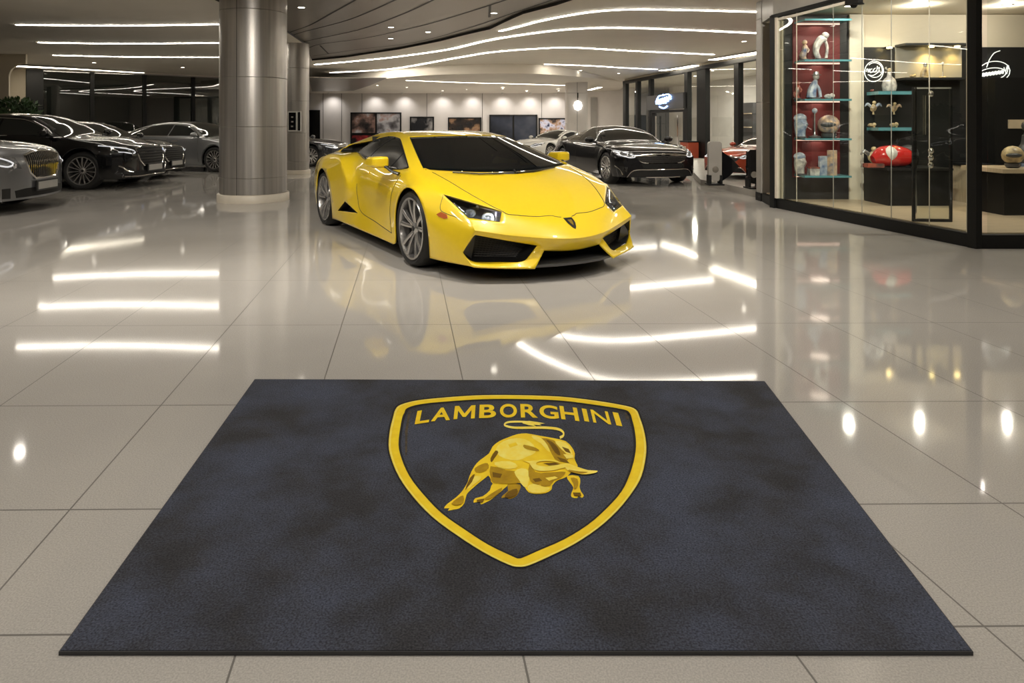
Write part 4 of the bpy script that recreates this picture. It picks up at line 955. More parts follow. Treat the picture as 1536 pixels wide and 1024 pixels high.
    ring = [((-.05, .0, .0), 1), ]
    P_ = [(-1.02, .838), (-.93, .890), (-.82, .922), (-.53, .926), (-.50, .91), (-.505, .835), (-.60, .818), (-.85, .822)]
    secs = []
    for yy, k in ((.92, .72), (.94, .95), (1.0, 1), (1.05, .93), (1.075, .72)):
        secs.append([Vector((-.74+(x+.74)*k, s*yy, .868+(z-.868)*k)) for x, z in P_])
    # keep it short along the car: real mirror pods are about 0.25 m
    for ring_ in secs:
        for p in ring_: p.x = -.50+(p.x+.50)*.62
    o0 = len(mir.v)
    for ring_ in secs: mir.v += [tuple(p) for p in ring_]
    for i in range(4):
        for k in range(8): mir.f.append((i*8+k, i*8+(k+1) % 8, i*8+8+(k+1) % 8, i*8+8+k)); mir.m.append(0)
    mir.f += [tuple(range(8)), tuple(range(32, 40))]; mir.m += [0, 0]
    mo = mir.build('mirror', MT['yellow'], pcar, smooth=50, xf=K)
    sd = mo.modifiers.new('b', 'BEVEL'); sd.width = .012; sd.segments = 3; sd.angle_limit = .35
    m3 = MB(); m3.tube([(-.53, s*.96, .842), (-.48, s*.91, .79), (-.44, s*.865, .77)], [.028, .024, .03], 8, flat=.55); m3.build('mirror_arm', MT['plastic'], mo, xf=K)
    # wheel arch liner
    for cx_, R_ in ((0, .366), (-2.62, .372)):
        m3 = MB(); n_ = 20
        for yy in (.885, .55):
            for k in range(n_+1):
                a = math.radians(-32+244*k/n_); m3.v.append((cx_+R_*math.cos(a), s*yy, zc1+R_*math.sin(a)))
        for k in range(n_): m3.f.append((k, k+1, n_+1+k+1, n_+1+k)); m3.m.append(0)
        m3.f.append(tuple(range(n_+1, 2*n_+2))); m3.m.append(0)
        m3.build('wheel_well', MT['well'], pcar, smooth=0, xf=K)
# bonnet seam, badge, splitter, opening, underbody, wipers
m3 = MB()
for s in (1, -1):
    m3.tube([K2 for K2 in [cast(cb, Vector((x, y*s, 4)), (0, 0, -1))[0]+Vector((0, 0, .0005)) for x, y in [(p.x, p.y) for p in catmull([(.905, .05, 0), (.89, .09, 0), (.87, .13, 0), (.86, .25, 0), (.81, .40, 0), (.765, .49, 0), (.62, .56, 0), (.40, .635, 0), (.15, .685, 0), (-.05, .715, 0)], 5)]]], .0032, 6)
m3.build('bonnet_seam', MT['joint'], pcar, xf=K)
bd_ = [(-.045, .512), (.045, .512), (.040, .48), (.02, .452), (0, .438), (-.02, .452), (-.040, .48)]
bg = patch(cb, [(y*.9, z-.028) for y, z in bd_], 'front', .005, .02).build('badge', MT['plastic'], pcar, xf=K)
patch(cb, [(-.018, .472), (.018, .472), (.012, .450), (0, .435), (-.012, .450)], 'front', .009, .02).build('badge_crest', M('badge_gold', (.6, .42, .08), .3, .8), bg, xf=K)
m3 = MB(); pts = [(.80, -.62, .155), (.98, -.40, .163), (1.06, -.20, .168), (1.085, 0, .170), (1.06, .20, .168), (.98, .40, .163), (.80, .62, .155)]
up = [Vector(p) for p in pts]; n = len(up)
m3.add([p for p in up]+[p+Vector((0, 0, -.018)) for p in up]+[p*1+Vector((-.35, 0, .0)) for p in up]+[p+Vector((-.35, 0, -.018)) for p in up],
       [f for i in range(n-1) for f in ((i, i+1, n+i+1, n+i), (i, i+1, 2*n+i+1, 2*n+i), (n+i, n+i+1, 3*n+i+1, 3*n+i), (2*n+i, 2*n+i+1, 3*n+i+1, 3*n+i))])
m3.build('front_splitter', MT['carbon'], pcar, smooth=0, xf=K)
m3 = MB(); m3.add([(.955, -.25, .255), (.985, 0, .235), (.955, .25, .255), (.78, .45, .25), (.78, -.45, .25), (.80, -.45, .15), (.80, .45, .15)], [(0, 1, 2, 3, 4), (4, 3, 6, 5)])
m3.build('lower_intake', MT['well'], pcar, smooth=0, xf=K)
m3 = MB(); m3.prism([(.74, -.72), (.74, .72), (.40, .80), (-.42, .88), (-2.2, .88), (-3.3, .78), (-3.3, -.78), (-2.2, -.88), (-.42, -.88), (.40, -.80)], .150, .165)
m3.build('underbody', MT['well'], pcar, smooth=0, xf=K)
def wsp(t, y):  # point just above the windshield
    h = cast(cb, Vector((.14-.55*t, y, 3)), (0, 0, -1))[0]; return h+Vector((.004, 0, .012))
m3 = MB(); m3.tube([wsp(.02, -.12), wsp(.07, -.35), wsp(.22, -.56)], .007, 6); m3.tube([wsp(.02, .0), wsp(.12, .0+.02)], .010, 6); m3.build('wiper', MT['plastic'], pcar, xf=K)
m3 = MB(); m3.tube([wsp(.02, .02), wsp(.09, .26), wsp(.24, .50)], .007, 6); m3.build('wiper', MT['plastic'], pcar, xf=K)
m3 = MB(); cw = [wsp(0.0, y)+Vector((-.035-abs(y)**2*.42, 0, -.008)) for y in (-.66, -.4, -.2, 0, .2, .4, .66)]; m3.tube(cw, .022, 6); m3.build('cowl', MT['plastic'], pcar, xf=K)
# cabin
m3 = MB(); m3.add([(-.10, -.62, .78), (-.10, .62, .78), (-.55, .64, .80), (-.55, -.64, .80), (-.62, -.64, .62), (-.62, .64, .62)], [(0, 1, 2, 3), (3, 2, 5, 4)]); m3.build('dashboard', MT['seat'], pcar, smooth=0, xf=K)
for s in (1, -1):
    m3 = MB(); m3.box((-1.15, s*.36, .52), (.5, .46, .16)); m3.box((-1.42, s*.36, .80), (.14, .46, .56), rot=Matrix.Rotation(-.25, 3, 'Y')); m3.ball((-1.50, s*.36, 1.02), .10, 10, sc3=(.6, 1.2, .9)); m3.build('seat', MT['seat'], pcar, xf=K)
m3 = MB(); ring = [Vector((-.68+.06*math.sin(a), .36+.17*math.cos(a), .80+.16*math.sin(a))) for a in [2*PI*k/24 for k in range(25)]]; m3.tube(ring, .014, 8, cap=False); m3.tube([ring[0], ring[12]], .016, 8); m3.build('steering_wheel', MT['seat'], pcar, xf=K)
m3 = MB(); m3.box((-.86, 0, 1.055), (.03, .22, .06)); m3.build('rear_view_mirror', MT['plastic'], pcar, xf=K)
m3 = MB(); m3.box((-1.75, 0, .72), (.04, 1.3, .72)); m3.build('cabin_bulkhead', MT['seat'], pcar, xf=K)
zt_ = .350
wheels(supercar, [(0, -.826*KS, zt_*KS-.0366+.0, -1), (0, .826*KS, zt_*KS-.0366, 1), (-2.62*KS, -.83*KS, zt_*KS-.0366, -1), (-2.62*KS, .83*KS, zt_*KS-.0366, 1)], zt_*KS-.0366, .262*KS, .245, 'double', 5, MT['silverp'])
# ---------------------------------------------------------------- saloon and coupe cars
def pchip(pts):
    pts = sorted(pts); X = [p[0] for p in pts]; Yv = [p[1] for p in pts]; n = len(X)
    d = [(Yv[i+1]-Yv[i])/(X[i+1]-X[i]) for i in range(n-1)]
    m = [d[0]]+[0 if d[i-1]*d[i] <= 0 else 2*d[i-1]*d[i]/(d[i-1]+d[i]) for i in range(1, n-1)]+[d[-1]]
    def f(x):
        if x <= X[0]: return Yv[0]
        if x >= X[-1]: return Yv[-1]
        i = max(k for k in range(n-1) if X[k] <= x); h = X[i+1]-X[i]; t = (x-X[i])/h
        return (2*t**3-3*t*t+1)*Yv[i]+(t**3-2*t*t+t)*h*m[i]+(-2*t**3+3*t*t)*Yv[i+1]+(t**3-t*t)*h*m[i+1]
    return f
def car(label, pos, heading, pm, name='car', group=None, sc_=1.0, dz=0):
    """x runs forward from the front axle, y to the left, z up; every length is multiplied by sc_"""
    fo, wb, ro, W, R = pm['fo'], pm['wb'], pm['ro'], pm['W'], pm.get('R', .345)
    kind = pm['kind']; Hh = pm['H']; rear = -(wb+ro); g = pm.get('clear', .19); k_ = Hh/1.42
    root = thing(name, label, 'car', (pos[0], pos[1], dz), heading, group)
    S = lambda p: (p[0]*sc_, p[1]*sc_, p[2]*sc_)
    nz = pm.get('nose', .80)   # bonnet height at its leading edge
    cow = pm.get('cowl', -.42); wt = pm.get('wt', -1.25); rt = pm.get('rt', -2.5); rb = pm.get('rb', -wb-.42)
    deck = pm.get('deck', 1.08*k_); hood = pm.get('hood', 1.0*k_)
    zt = pchip([(fo, nz-.20), (fo-.03, nz-.08), (fo-.10, nz), (fo-.30, nz+.06), (.2, hood-.05), (cow, hood), ((cow+wt)/2, (hood+Hh-.03)/2+.035), (wt, Hh-.035), ((wt+rt)/2, Hh), (rt, Hh-.05), ((rt+rb)/2, (Hh+deck)/2+.01), (rb, deck), (rear+.12, deck-.03), (rear+.03, deck-.10), (rear, deck-.22)])
    y2 = pchip([(fo, W*.62), (.2, W*.70), (cow, W*.77), ((cow+wt)/2, W*.71), (wt, W*.62), ((wt+rt)/2, W*.60), (rt, W*.58), (rb, W*.68), (rear, W*.70)])
    dz2 = pchip([(fo, .02), (.2, .035), (cow, .05), (wt, .075), (rt, .075), (rb, .05), (rear, .03)])
    belt = pm.get('belt', .98*k_)
    z3 = pchip([(fo, nz-.30), (fo-.10, nz-.12), (fo-.35, nz-.02), (0, hood-.10), (cow, belt-.03), (wt, belt), (rt, belt+.02), (rb, belt+.03), (rear+.1, deck-.12), (rear, deck-.30)])
    y3 = pchip([(fo, W*.86), (fo-.35, W*.90), (0, W*.93), (cow, W*.93), (-wb/2, W*.92), (-wb, W*.93), (rear, W*.84)])
    taper = pchip([(fo, .86), (fo-.15, .94), (fo-.45, .995), (.1, 1), (-wb-.1, 1), (rear+.3, .96), (rear, .88)])
    sweep = pchip([(fo, pm.get('sweep', .24)), (0, 0), (-wb, 0), (rear, -.14)])
    def arch(x):
        z = g
        for xw in (0, -wb):
            d = abs(x-xw); Ra = R+.045
            if d < Ra: z = max(z, R+math.sqrt(max(0, Ra*Ra-d*d)))
        return z
    xs = set(round(fo+(rear-fo)*i/90, 4) for i in range(91))
    for xw in (0, -wb):
        for k in range(25): xs.add(round(xw+(R+.045)*math.cos(PI*k/24), 4))
        xs.add(round(xw+R+.046, 4)); xs.add(round(xw-R-.046, 4))
    for d in (.01, .03, .06): xs.add(round(fo-d, 4)); xs.add(round(rear+d, 4))
    xs = sorted(xs, reverse=True)
    rows = []; NJ = None
    def section(x):
        a = arch(x); tp = taper(x)
        P = [(0, zt(x)), (y2(x)*.55, zt(x)-dz2(x)*.28), (y2(x), zt(x)-dz2(x)), (y3(x)*tp, max(z3(x), a+.10)), (W*tp*.995, max(.66*k_+.02, a+.06)), (W*tp, max(.46*k_, a+.035)), (W*tp*.985, max(.30, a+.018)), (W*tp*.955, a)]
        if z3(x) > zt(x)-dz2(x): P[3] = (P[3][0], zt(x)-dz2(x)-.01)
        pts = catmull([(0, y, z) for y, z in P], 5)
        cab = rb < x < cow
        out = []
        for i, p in enumerate(pts):
            y, z = p.y, p.z
            if cab and 10 <= i <= 15:   # straight side glass between roof rail and belt line
                t = (i-10)/5; y = P[2][0]+(P[3][0]-P[2][0])*t; z = P[2][1]+(P[3][1]-P[2][1])*t
            out.append((x-sweep(x)*(y/W)**2, y, max(z, a)))
        return out
    mb = MB(); first = True
    secs = [section(x) for x in xs]; NJ = len(secs[0])
    for sct in secs:
        for s in (1, -1): mb.v += [(x, y*s, z) for x, y, z in sct]
    for i in range(len(xs)-1):
        for s in (0, 1):
            for j in range(NJ-1):
                a = i*2*NJ+s*NJ+j; mb.f.append((a, a+1, a+2*NJ+1, a+2*NJ)); mb.m.append(0)
    def cap(sct, x):
        o = len(mb.v); C = 9
        for (px, y, z) in sct:
            for c in range(C):
                t = 1-2*c/(C-1); yy = y*t; mb.v.append((x-sweep(x)*(yy/W)**2, yy, z))
        for j in range(NJ-1):
            for c in range(C-1): mb.f.append((o+j*C+c, o+j*C+c+1, o+(j+1)*C+c+1, o+(j+1)*C+c)); mb.m.append(0)
    cap(secs[0], xs[0]); cap(secs[-1], xs[-1])
    bo_ = mb.build('body', pm['paint'], root, smooth=28, xf=S)
    # keep an unscaled tree for the panels
    B = BVHTree.FromPolygons([Vector(v) for v in mb.v], mb.f)
    add = lambda m_, nm, mt, par=root, sm=40: m_.build(nm, mt, par, smooth=sm, xf=S)
    # glass
    gl = pm.get('glass', MT['darkglass'])
    zc, zr = zt(cow), zt(wt)
    def scr(x0, x1, n=7, edge=.035):
        left = [(x0+(x1-x0)*i/n, y2(x0+(x1-x0)*i/n)-edge) for i in range(n+1)]
        return left+[(x, -y) for x, y in left[::-1]]
    add(patch(B, scr(cow+.02, wt-.01), 'top', .004, .2, .01), 'windshield', gl)
    add(patch(B, scr(rt+.02, rb+.05), 'top', .004, .25, .01), 'rear_window', gl)
    bf = belt+.025
    zt_s = lambda x: zt(x)-dz2(x)-.03
    wx0, wx1 = pm.get('dlo', (cow-.18, rb+.32))
    dlo = [(wx0, bf)]+[(x, max(bf+.01, zt_s(x))) for x in [wx0+(wx1-wx0)*k/12 for k in range(1, 12)]]+[(wx1, bf+.03)]
    pil = pm.get('pillars', (-1.62,))
    for s, vw in ((1, 'left'), (-1, 'right')):
        edges = [wx0]+list(pil)+[wx1]
        for a, b in zip(edges, edges[1:]):
            n = 7; xsn = [a-.02+(b-a+.04)*k/n for k in range(n+1)]
            top = [(x, max(bf+.012, min(zt_s(x), 9))) for x in xsn]
            add(patch(B, top+[(xsn[-1], bf), (xsn[0], bf)], vw, .004, .2, .01), 'side_window', gl)
        if pm.get('chrome'):
            loop = [(wx0, bf-.008)]+[(x, z+.012) for x, z in dlo[1:-1]]+[(wx1, bf+.01), (wx1+.05, bf-.008), (wx0, bf-.008)]
            add(line_on(B, loop, vw, .010, -.002, 6, 3), 'window_trim', MT['chrome'])
        add(line_on(B, [(-.55, belt-.02), (-.52, .6), (-.50, .28)], vw, .004, 0, 5), 'door_seam', MT['joint'])
        add(line_on(B, [(pil[0]+.02, belt-.02), (pil[0]+.02, .6), (pil[0]+.02, .28)], vw, .004, 0, 5), 'door_seam', MT['joint'])
        if kind == 'sedan':
            add(line_on(B, [(-wb+.15, belt-.02), (-wb+.45, .62), (-wb+.50, .30)], vw, .004, 0, 5), 'door_seam', MT['joint'])
        add(line_on(B, [(-1.42, belt-.12), (-1.22, belt-.12)], vw, .012, .008, 6, 2), 'door_handle', MT['chrome'] if pm.get('chrome') else pm['paint'])
        mm = MB(); mm.ball((cow-.18, s*(W*.93+.12), belt+.06), .1, 14, sc3=(.75, 1.15, .72)); mo = add(mm, 'mirror', pm['paint'])
        mm = MB(); mm.tube([(cow-.17, s*W*.86, belt+.0), (cow-.17, s*(W*.93+.06), belt+.03)], .025, 8); add(mm, 'mirror_arm', MT['plastic'], mo)
        # lamps
        hl = pm['lamp']; hs = [(s*u, v) for u, v in hl]
        lo = add(patch(B, hs, 'front', .006, .06, .012), 'headlight', MT['lampglass2'] if pm.get('pale_lamp') else MT['darkglass'])
        dr = pm['drl']; add(line_on(B, [(s*u, v) for u, v in dr], 'front', .011, .008, 6, 4), 'light_strip', MT['drl'], lo)
        for u, v in pm.get('beams', [(.60, .66)]):
            h, _n = cast(B, Vector((6, s*u, v)), (-1, 0, 0)); mm = MB(); mm.lathe([(.0, .012), (.03, .012), (.042, .002)], c=h, axis='X', n=16); add(mm, 'projector_lamp', MT['lampglow'], lo)
        if 'side_intake' in pm:
            si = add(patch(B, [(s*u, v) for u, v in pm['side_intake']], 'front', .003, .08, .01), 'side_intake', MT['plastic'])
            if 'fin' in pm: add(line_on(B, [(s*u, v) for u, v in pm['fin']], 'front', .014, .006, 6, 3), 'chrome_fin', MT['chrome'], si)
        add(patch(B, [(s*u, v) for u, v in [(W*.45, deck-.14), (W*.80, deck-.16), (W*.80, deck-.30), (W*.45, deck-.28)]], 'rear', .004, .1, .01), 'tail_light', MT['taillamp'])
        mm = MB(); mm.box((-wb/2, s*(W*.93), .20), (wb-2*R-.12, .05, .06)); add(mm, 'side_skirt', pm['paint'])
        for xw in (0, -wb):
            mm = MB(); n_ = 16; Ra = R+.043
            for yy in (W*.93, W*.5):
                for k in range(n_+1): a = PI*k/n_; mm.v.append((xw+Ra*math.cos(a), s*yy, R+Ra*math.sin(a)))
            for k in range(n_): mm.f.append((k, k+1, n_+2+k, n_+1+k)); mm.m.append(0)
            mm.f.append(tuple(range(n_+1, 2*n_+2))); mm.m.append(0); add(mm, 'wheel_well', MT['well'], sm=0)
    # front
    if 'grille' in pm:
        gp = pm['grille']; full = gp+[(-u, v) for u, v in gp[::-1]]
        gr = add(patch(B, full, 'front', .004, .07, .012), 'grille', MT['well'])
        add(line_on(B, full+[full[0]], 'front', pm.get('gframe', .016), .008, 6, 0), 'grille_frame', MT['chrome'], gr)
        v0, v1 = min(v for u, v in gp), max(v for u, v in gp)
        def half(v):
            for (ua, va), (ub, vb) in zip(gp, gp[1:]):
                if (va-v)*(vb-v) <= 0 and va != vb: return ua+(ub-ua)*(v-va)/(vb-va)
            return gp[-1][0]
        bars = MB()
        if pm.get('bars') == 'vertical':
            um = max(u for u, v in gp)
            nb = 22
            for k in range(nb):
                u = -um+2*um*(k+.5)/nb
                vs_ = [v for v in [v0+(v1-v0)*i/30 for i in range(31)] if half(v) >= abs(u)]
                if len(vs_) > 2: line_on(B, [(u, vs_[0]+.01), (u, (vs_[0]+vs_[-1])/2), (u, vs_[-1]-.01)], 'front', .006, .01, 6, 2, mb=bars)
        else:
            for k in range(7):
                v = v0+(v1-v0)*(k+.5)/7; u = half(v)-.015; line_on(B, [(-u, v), (-u/2, v), (0, v), (u/2, v), (u, v)], 'front', .006, .008, 6, 2, mb=bars)
        add(bars, 'grille_bars', MT['chrome'] if pm.get('bars') else MT['joint'], gr)
        h, _n = cast(B, Vector((6, 0, v1+.03)), (-1, 0, 0)); mm = MB(); mm.ball(h, .035, 10, sc3=(.4, 1.6, .7)); add(mm, 'emblem', MT['chrome'])
    if 'lower' in pm:
        lp = pm['lower']; add(patch(B, lp+[(-u, v) for u, v in lp[::-1]], 'front', .004, .1, .012), 'lower_intake', MT['well'])
    if 'mid' in pm:
        lp = pm['mid']; add(patch(B, lp+[(-u, v) for u, v in lp[::-1]], 'front', .004, .1, .012), 'middle_intake', MT['well'])
    if 'plate' in pm:
        zp = pm['plate']; h, _n = cast(B, Vector((6, 0, zp)), (-1, 0, 0))
        mm = MB(); mm.box((h.x+.012, 0, zp), (.02, .56, .15)); po = add(mm, 'plate_holder', MT['plastic'], sm=0)
        mm = MB(); mm.box((h.x+.026, 0, zp), (.01, .50, .105)); add(mm, 'license_plate', MT['plate'], po, sm=0)
    for ln in pm.get('bright', []):
        if ln[-1][0] == 0: add(line_on(B, ln+[(-u, v) for u, v in ln[::-1][1:]], 'front', .010, .006, 6, 4), 'chrome_strip', MT['chrome'])
        else:
            for s in (1, -1): add(line_on(B, [(s*u, v) for u, v in ln], 'front', .010, .006, 6, 4), 'chrome_strip', MT['chrome'])
    mm = MB(); mm.prism([(fo-.30, -W*.7), (fo-.30, W*.7), (rear+.2, W*.75), (rear+.2, -W*.75)], g-.01, g+.04); add(mm, 'underbody', MT['well'], sm=0)
    R_ = R*sc_
    wheels(root, [(0, -(W-.135)*sc_, R_, -1), (0, (W-.135)*sc_, R_, 1), (-wb*sc_, -(W-.135)*sc_, R_, -1), (-wb*sc_, (W-.135)*sc_, R_, 1)], R_, R_*.76, .235*sc_, pm.get('rim', 'fine'), pm.get('spokes', 15), MT['silverp'])
    return root
MT['lampglass2'] = M('clear_lamp', (.30, .31, .32), .1, .6, vary=.4, scale=25)
MT['drl'] = M('daylight_strip', (.85, .86, .88), .3, emit=.35, ecol=(.9, .93, 1))
MT['darkglass'].node_tree.nodes['Principled BSDF'].inputs['Specular IOR Level'].default_value = .8
MT['taillamp'] = M('tail_lamp_red', (.30, .01, .01), .15)
pblack = paint('black_paint', (.004, .004, .005), .3, spec=.1); pgrey = paint('grey_paint', (.20, .205, .215), .3, metal=.5)
psilver = paint('silver_paint', (.23, .235, .245), .32, metal=.5); pwhite = paint('white_paint', (.74, .73, .70), .35); pred = paint('red_orange_paint', (.42, .055, .018), .3); pdark = paint('dark_grey_paint', (.045, .047, .055), .25, metal=.4)
sedan = dict(kind='sedan', fo=.86, wb=3.0, ro=1.15, W=.94, H=1.42, R=.35, paint=pblack, chrome=True, bars=None, nose=.80,
    grille=[(.16, .40), (.40, .46), (.50, .74), (.30, .785), (0, .79)][1:], lamp=[(.52, .72), (.78, .80), (.90, .82), (.84, .70), (.60, .64)], drl=[(.88, .81), (.74, .775), (.56, .71), (.60, .655), (.80, .69)],
    lower=[(.62, .20), (.66, .30), (.40, .33)], side_intake=[(.56, .36), (.84, .40), (.86, .30), (.60, .26)], fin=[(.84, .44), (.72, .34), (.60, .31)], plate=.37, bright=[[(.80, .235), (.45, .225), (0, .235)]])
sedan['grille'] = [(.34, .42), (.44, .52), (.50, .74), (.28, .785)]
limo = dict(sedan, paint=pgrey, bars='vertical', grille=[(.26, .47), (.36, .55), (.44, .80), (.24, .845)], nose=.88, hood=1.05, gframe=.02, pale_lamp=True, plate=.36,
    lamp=[(.50, .62), (.58, .78), (.80, .84), (.90, .83), (.86, .68), (.66, .62)], drl=[(.88, .80), (.76, .79), (.62, .70), (.70, .655), (.86, .69)], lower=[(.58, .22), (.60, .32), (.42, .34)], side_intake=[(.66, .36), (.88, .36), (.88, .23), (.66, .22)], bright=[[(.88, .18), (.45, .165), (0, .17)]])
limo.pop('fin', None)
coupe = dict(kind='coupe', fo=.92, wb=2.75, ro=.98, W=.95, H=1.27, R=.345, paint=pblack, chrome=False, nose=.74, hood=.92, belt=.88, deck=.96, cowl=-.55, wt=-1.32, rt=-1.95, rb=-3.1, pillars=(-1.75,), rim='double', spokes=7, pale_lamp=True,
    grille=[(.42, .49), (.50, .52), (.62, .615), (.30, .635)], lamp=[(.56, .62), (.66, .72), (.90, .76), (.90, .66), (.70, .58)], drl=[(.88, .74), (.72, .69), (.60, .62), (.72, .60), (.88, .66)], beams=[(.68, .655), (.80, .68)],
    lower=[(.74, .20), (.62, .325), (.30, .34)], mid=[(.44, .375), (.47, .465), (.2, .47)], side_intake=[(.74, .40), (.90, .42), (.90, .32), (.76, .30)], bright=[[(.60, .635), (.30, .665), (0, .67)], [(.76, .19), (.63, .33), (.3, .348), (0, .35)], [(.84, .165), (.4, .15), (0, .15)], [(.92, .42), (.86, .34), (.82, .24)]], sweep=.30)
# the left row
HD = lambda a, b: math.atan2(b, a)
car('grey limousine saloon with an upright chrome slatted grille at the far left edge', (-7.50, 9.42), HD(1, .15), dict(limo), sc_=.98)
car('black saloon with bright fine spoked wheels, parked beyond the grey limousine', (-7.90, 13.1), HD(1, .03), dict(sedan), sc_=1.0)
car('black saloon almost hidden behind the black saloon with fine spoked wheels', (-8.35, 15.05), HD(1, .0), dict(sedan), sc_=.90)
car('silver grey saloon seen from its side, half hidden by the large steel column', (-7.2, 17.4), HD(.95, -.28), dict(sedan, paint=psilver), sc_=.90)
car('dark saloon whose roof shows behind the silver grey saloon', (-9.4, 22.2), HD(.97, -.2), dict(sedan, paint=pdark), sc_=.92)
car('dark grey coupe pointing right, partly behind the slimmer steel column', (-5.6, 19.6), HD(.9, -.1), dict(coupe, paint=pdark), sc_=.86)
# the right group
car('white coupe with dark windows beyond the yellow car', (.75, 22.0), HD(-.75, -.66), dict(coupe, paint=pwhite), sc_=.80)
car('glossy black coupe parked right of the yellow car, facing the camera', (2.72, 13.75), HD(.27, -.96), dict(coupe), sc_=.93)
car('orange red coupe standing on the low grey platform at the right', (4.75, 13.75), HD(-.86, -.5), dict(coupe, paint=pred), sc_=.70, dz=.11)
# ---------------------------------------------------------------- glass showcase at the right
A_, B2_, C_ = Vector((3.79, 9.68)), Vector((4.52, 6.49)), Vector((9.4, 6.49))
ZF, ZT = .145, 2.74
YB = 9.45
sh = thing('window_3', 'large glass showcase with a black base at the right', 'window', (B2_.x, B2_.y, 0), kind='structure')
L = lambda p, z=0: (p[0]-B2_.x, p[1]-B2_.y, z)
inner_poly = [A_, B2_, C_, Vector((9.4, 10.4)), Vector((3.9, 10.4))]
mb = MB(); mb.prism([L(p) for p in inner_poly], 0, ZF-.012); mb.build('base', MT['black'], sh, smooth=0)
mb = MB(); mb.prism([L(p) for p in [A_+Vector((.10, -.02)), B2_+Vector((.06, .08)), C_+Vector((0, .08)), Vector((9.4, 10.35)), Vector((3.95, 10.35))]], ZF-.012, ZF); mb.build('oak_floor', MT['oak'], sh, smooth=0)
dA = (B2_-A_).normalized(); nA = Vector((-dA.y, dA.x)); rzA = math.atan2(dA.y, dA.x)
LA = (B2_-A_).length
jx = [1168, 1195, 1250, 1293, 1337, 1394, 1460]
JP = [A_+dA*.03]+[onl(x, A_, dA) for x in jx[1:-1]]+[B2_-dA*.03]
for a, b in zip(JP, JP[1:]):
    m_ = (a+b)/2; mb = MB(); mb.box((0, 0, (ZF+ZT)/2), ((b-a).length-.006, .012, ZT-ZF), rz=rzA); o = mb.build('pane', MT['glass'], sh, smooth=0); o.location = L(m_)
for k, a in enumerate(JP[1:-1]):
    mb = MB(); mb.box((0, 0, (ZF+ZT)/2), (.006, .007, ZT-ZF), rz=rzA); o = mb.build('glass_joint', MT['cream'] if k in (0, 4) else MT['clad'], sh, smooth=0); o.location = L(a)
mb = MB(); mb.box((2.4, 0, (ZF+ZT)/2), (4.7, .012, ZT-ZF)); o = mb.build('pane', MT['glass'], sh, smooth=0); o.location = L(B2_+Vector((.06, 0)))
# frames
mb = MB(); mb.box((0, 0, ZT/2), (.10, .07, ZT), rz=rzA); o = mb.build('corner_post', MT['black'], sh, smooth=0); o.location = L(B2_+Vector((.01, .04)))
mb = MB(); mb.box((0, 0, (ZF+ZT)/2), (.045, .05, ZT-ZF), rz=rzA); o = mb.build('corner_trim', MT['cream'], sh, smooth=0); o.location = L(B2_-dA*.085+nA*.02)
mb = MB(); mb.box((0, 0, (ZF+ZT)/2), (.05, .05, ZT-ZF), rz=rzA); o = mb.build('edge_post', MT['cream'], sh, smooth=0); o.location = L(A_+dA*.10)
mb = MB(); mb.box((0, 0, ZT/2+.02), (.10, .07, ZT+.04), rz=rzA); o = mb.build('edge_frame', MT['black'], sh, smooth=0); o.location = L(A_+dA*.02)
m_ = (A_+B2_)/2
mb = MB(); mb.box((0, 0, ZT+.025), (LA, .07, .05), rz=rzA); o = mb.build('top_rail', MT['black'], sh, smooth=0); o.location = L(m_)
mb = MB(); mb.box((2.4, 0, ZT+.025), (4.9, .07, .05)); o = mb.build('top_rail', MT['black'], sh, smooth=0); o.location = L(B2_)
mb = MB(); mb.box((0, .03, ZT-.03), (LA-.2, .03, .035), rz=rzA); o = mb.build('top_trim', MT['cream'], sh, smooth=0); o.location = L(m_)
mb = MB(); mb.prism([L(p) for p in inner_poly], ZT+.05, ZC-.002); mb.build('fascia', MT['clad'], sh, smooth=0)
mb = MB(); mb.prism([L(p) for p in [A_+Vector((.12, 0)), B2_+Vector((.08, .08)), C_+Vector((0, .08)), Vector((9.4, 10.35)), Vector((3.95, 10.35))]], ZT+.035, ZT+.049); mb.build('showcase_ceiling', MT['beige'], sh, smooth=0)
dc = thing('door_closer', 'small black door closer on the top rail of the glass showcase', 'door closer', (0, 0, 0))
p = onl(1287, A_, dA); dc.location = (p.x-.05, p.y, 2.66)
mb = MB(); mb.box((0, 0, .03), (.22, .07, .07), rz=rzA); mb.build('case', MT['black'], dc, smooth=0)
mb = MB(); mb.ball((.03, .06, .0), .045, 10); mb.build('pivot', MT['black'], dc)
mb = MB(); mb.tube([(-.03, -.02, -.01), (.06, -.12, -.02)], .012, 6); mb.build('arm', MT['black'], dc)
# back wall of the showcase
XB = lambda px: (px-CX)/F*YB
ZB = lambda py, Y=YB: H+(HY-py)/F*Y
def panel(name, x0, x1, z0, z1, mt, label, y=YB, th=.06):
    mb = MB(); mb.box(((x0+x1)/2, y+th/2, (z0+z1)/2), (x1-x0, th, z1-z0)); return tag(mb.build(name, mt, smooth=0), label, 'wall', kind='structure')
panel('wall_showcase', 3.86, 9.4, ZF, ZT+.03, MT['beige'], 'beige rear wall inside the glass showcase', YB+.06, .1)
panel('wall_panel_grey', 3.87, XB(1273), ZF, ZT+.02, MT['showpanel'], 'dark grey rear panel behind the red shelf unit', YB)
panel('wall_panel_cream', XB(1273), XB(1294), ZF, ZT+.02, MT['cream'], 'narrow cream upright panel between the two shelf areas', YB-.03)
panel('wall_panel_dark', XB(1295), XB(1459), ZF, 2.30, MT['showpanel'], 'tall dark panel carrying the first white scribbled sign', YB)
panel('wall_panel_dark', XB(1466), 9.3, ZF, 2.30, MT['showpanel'], 'tall dark panel carrying the second white scribbled sign', YB)
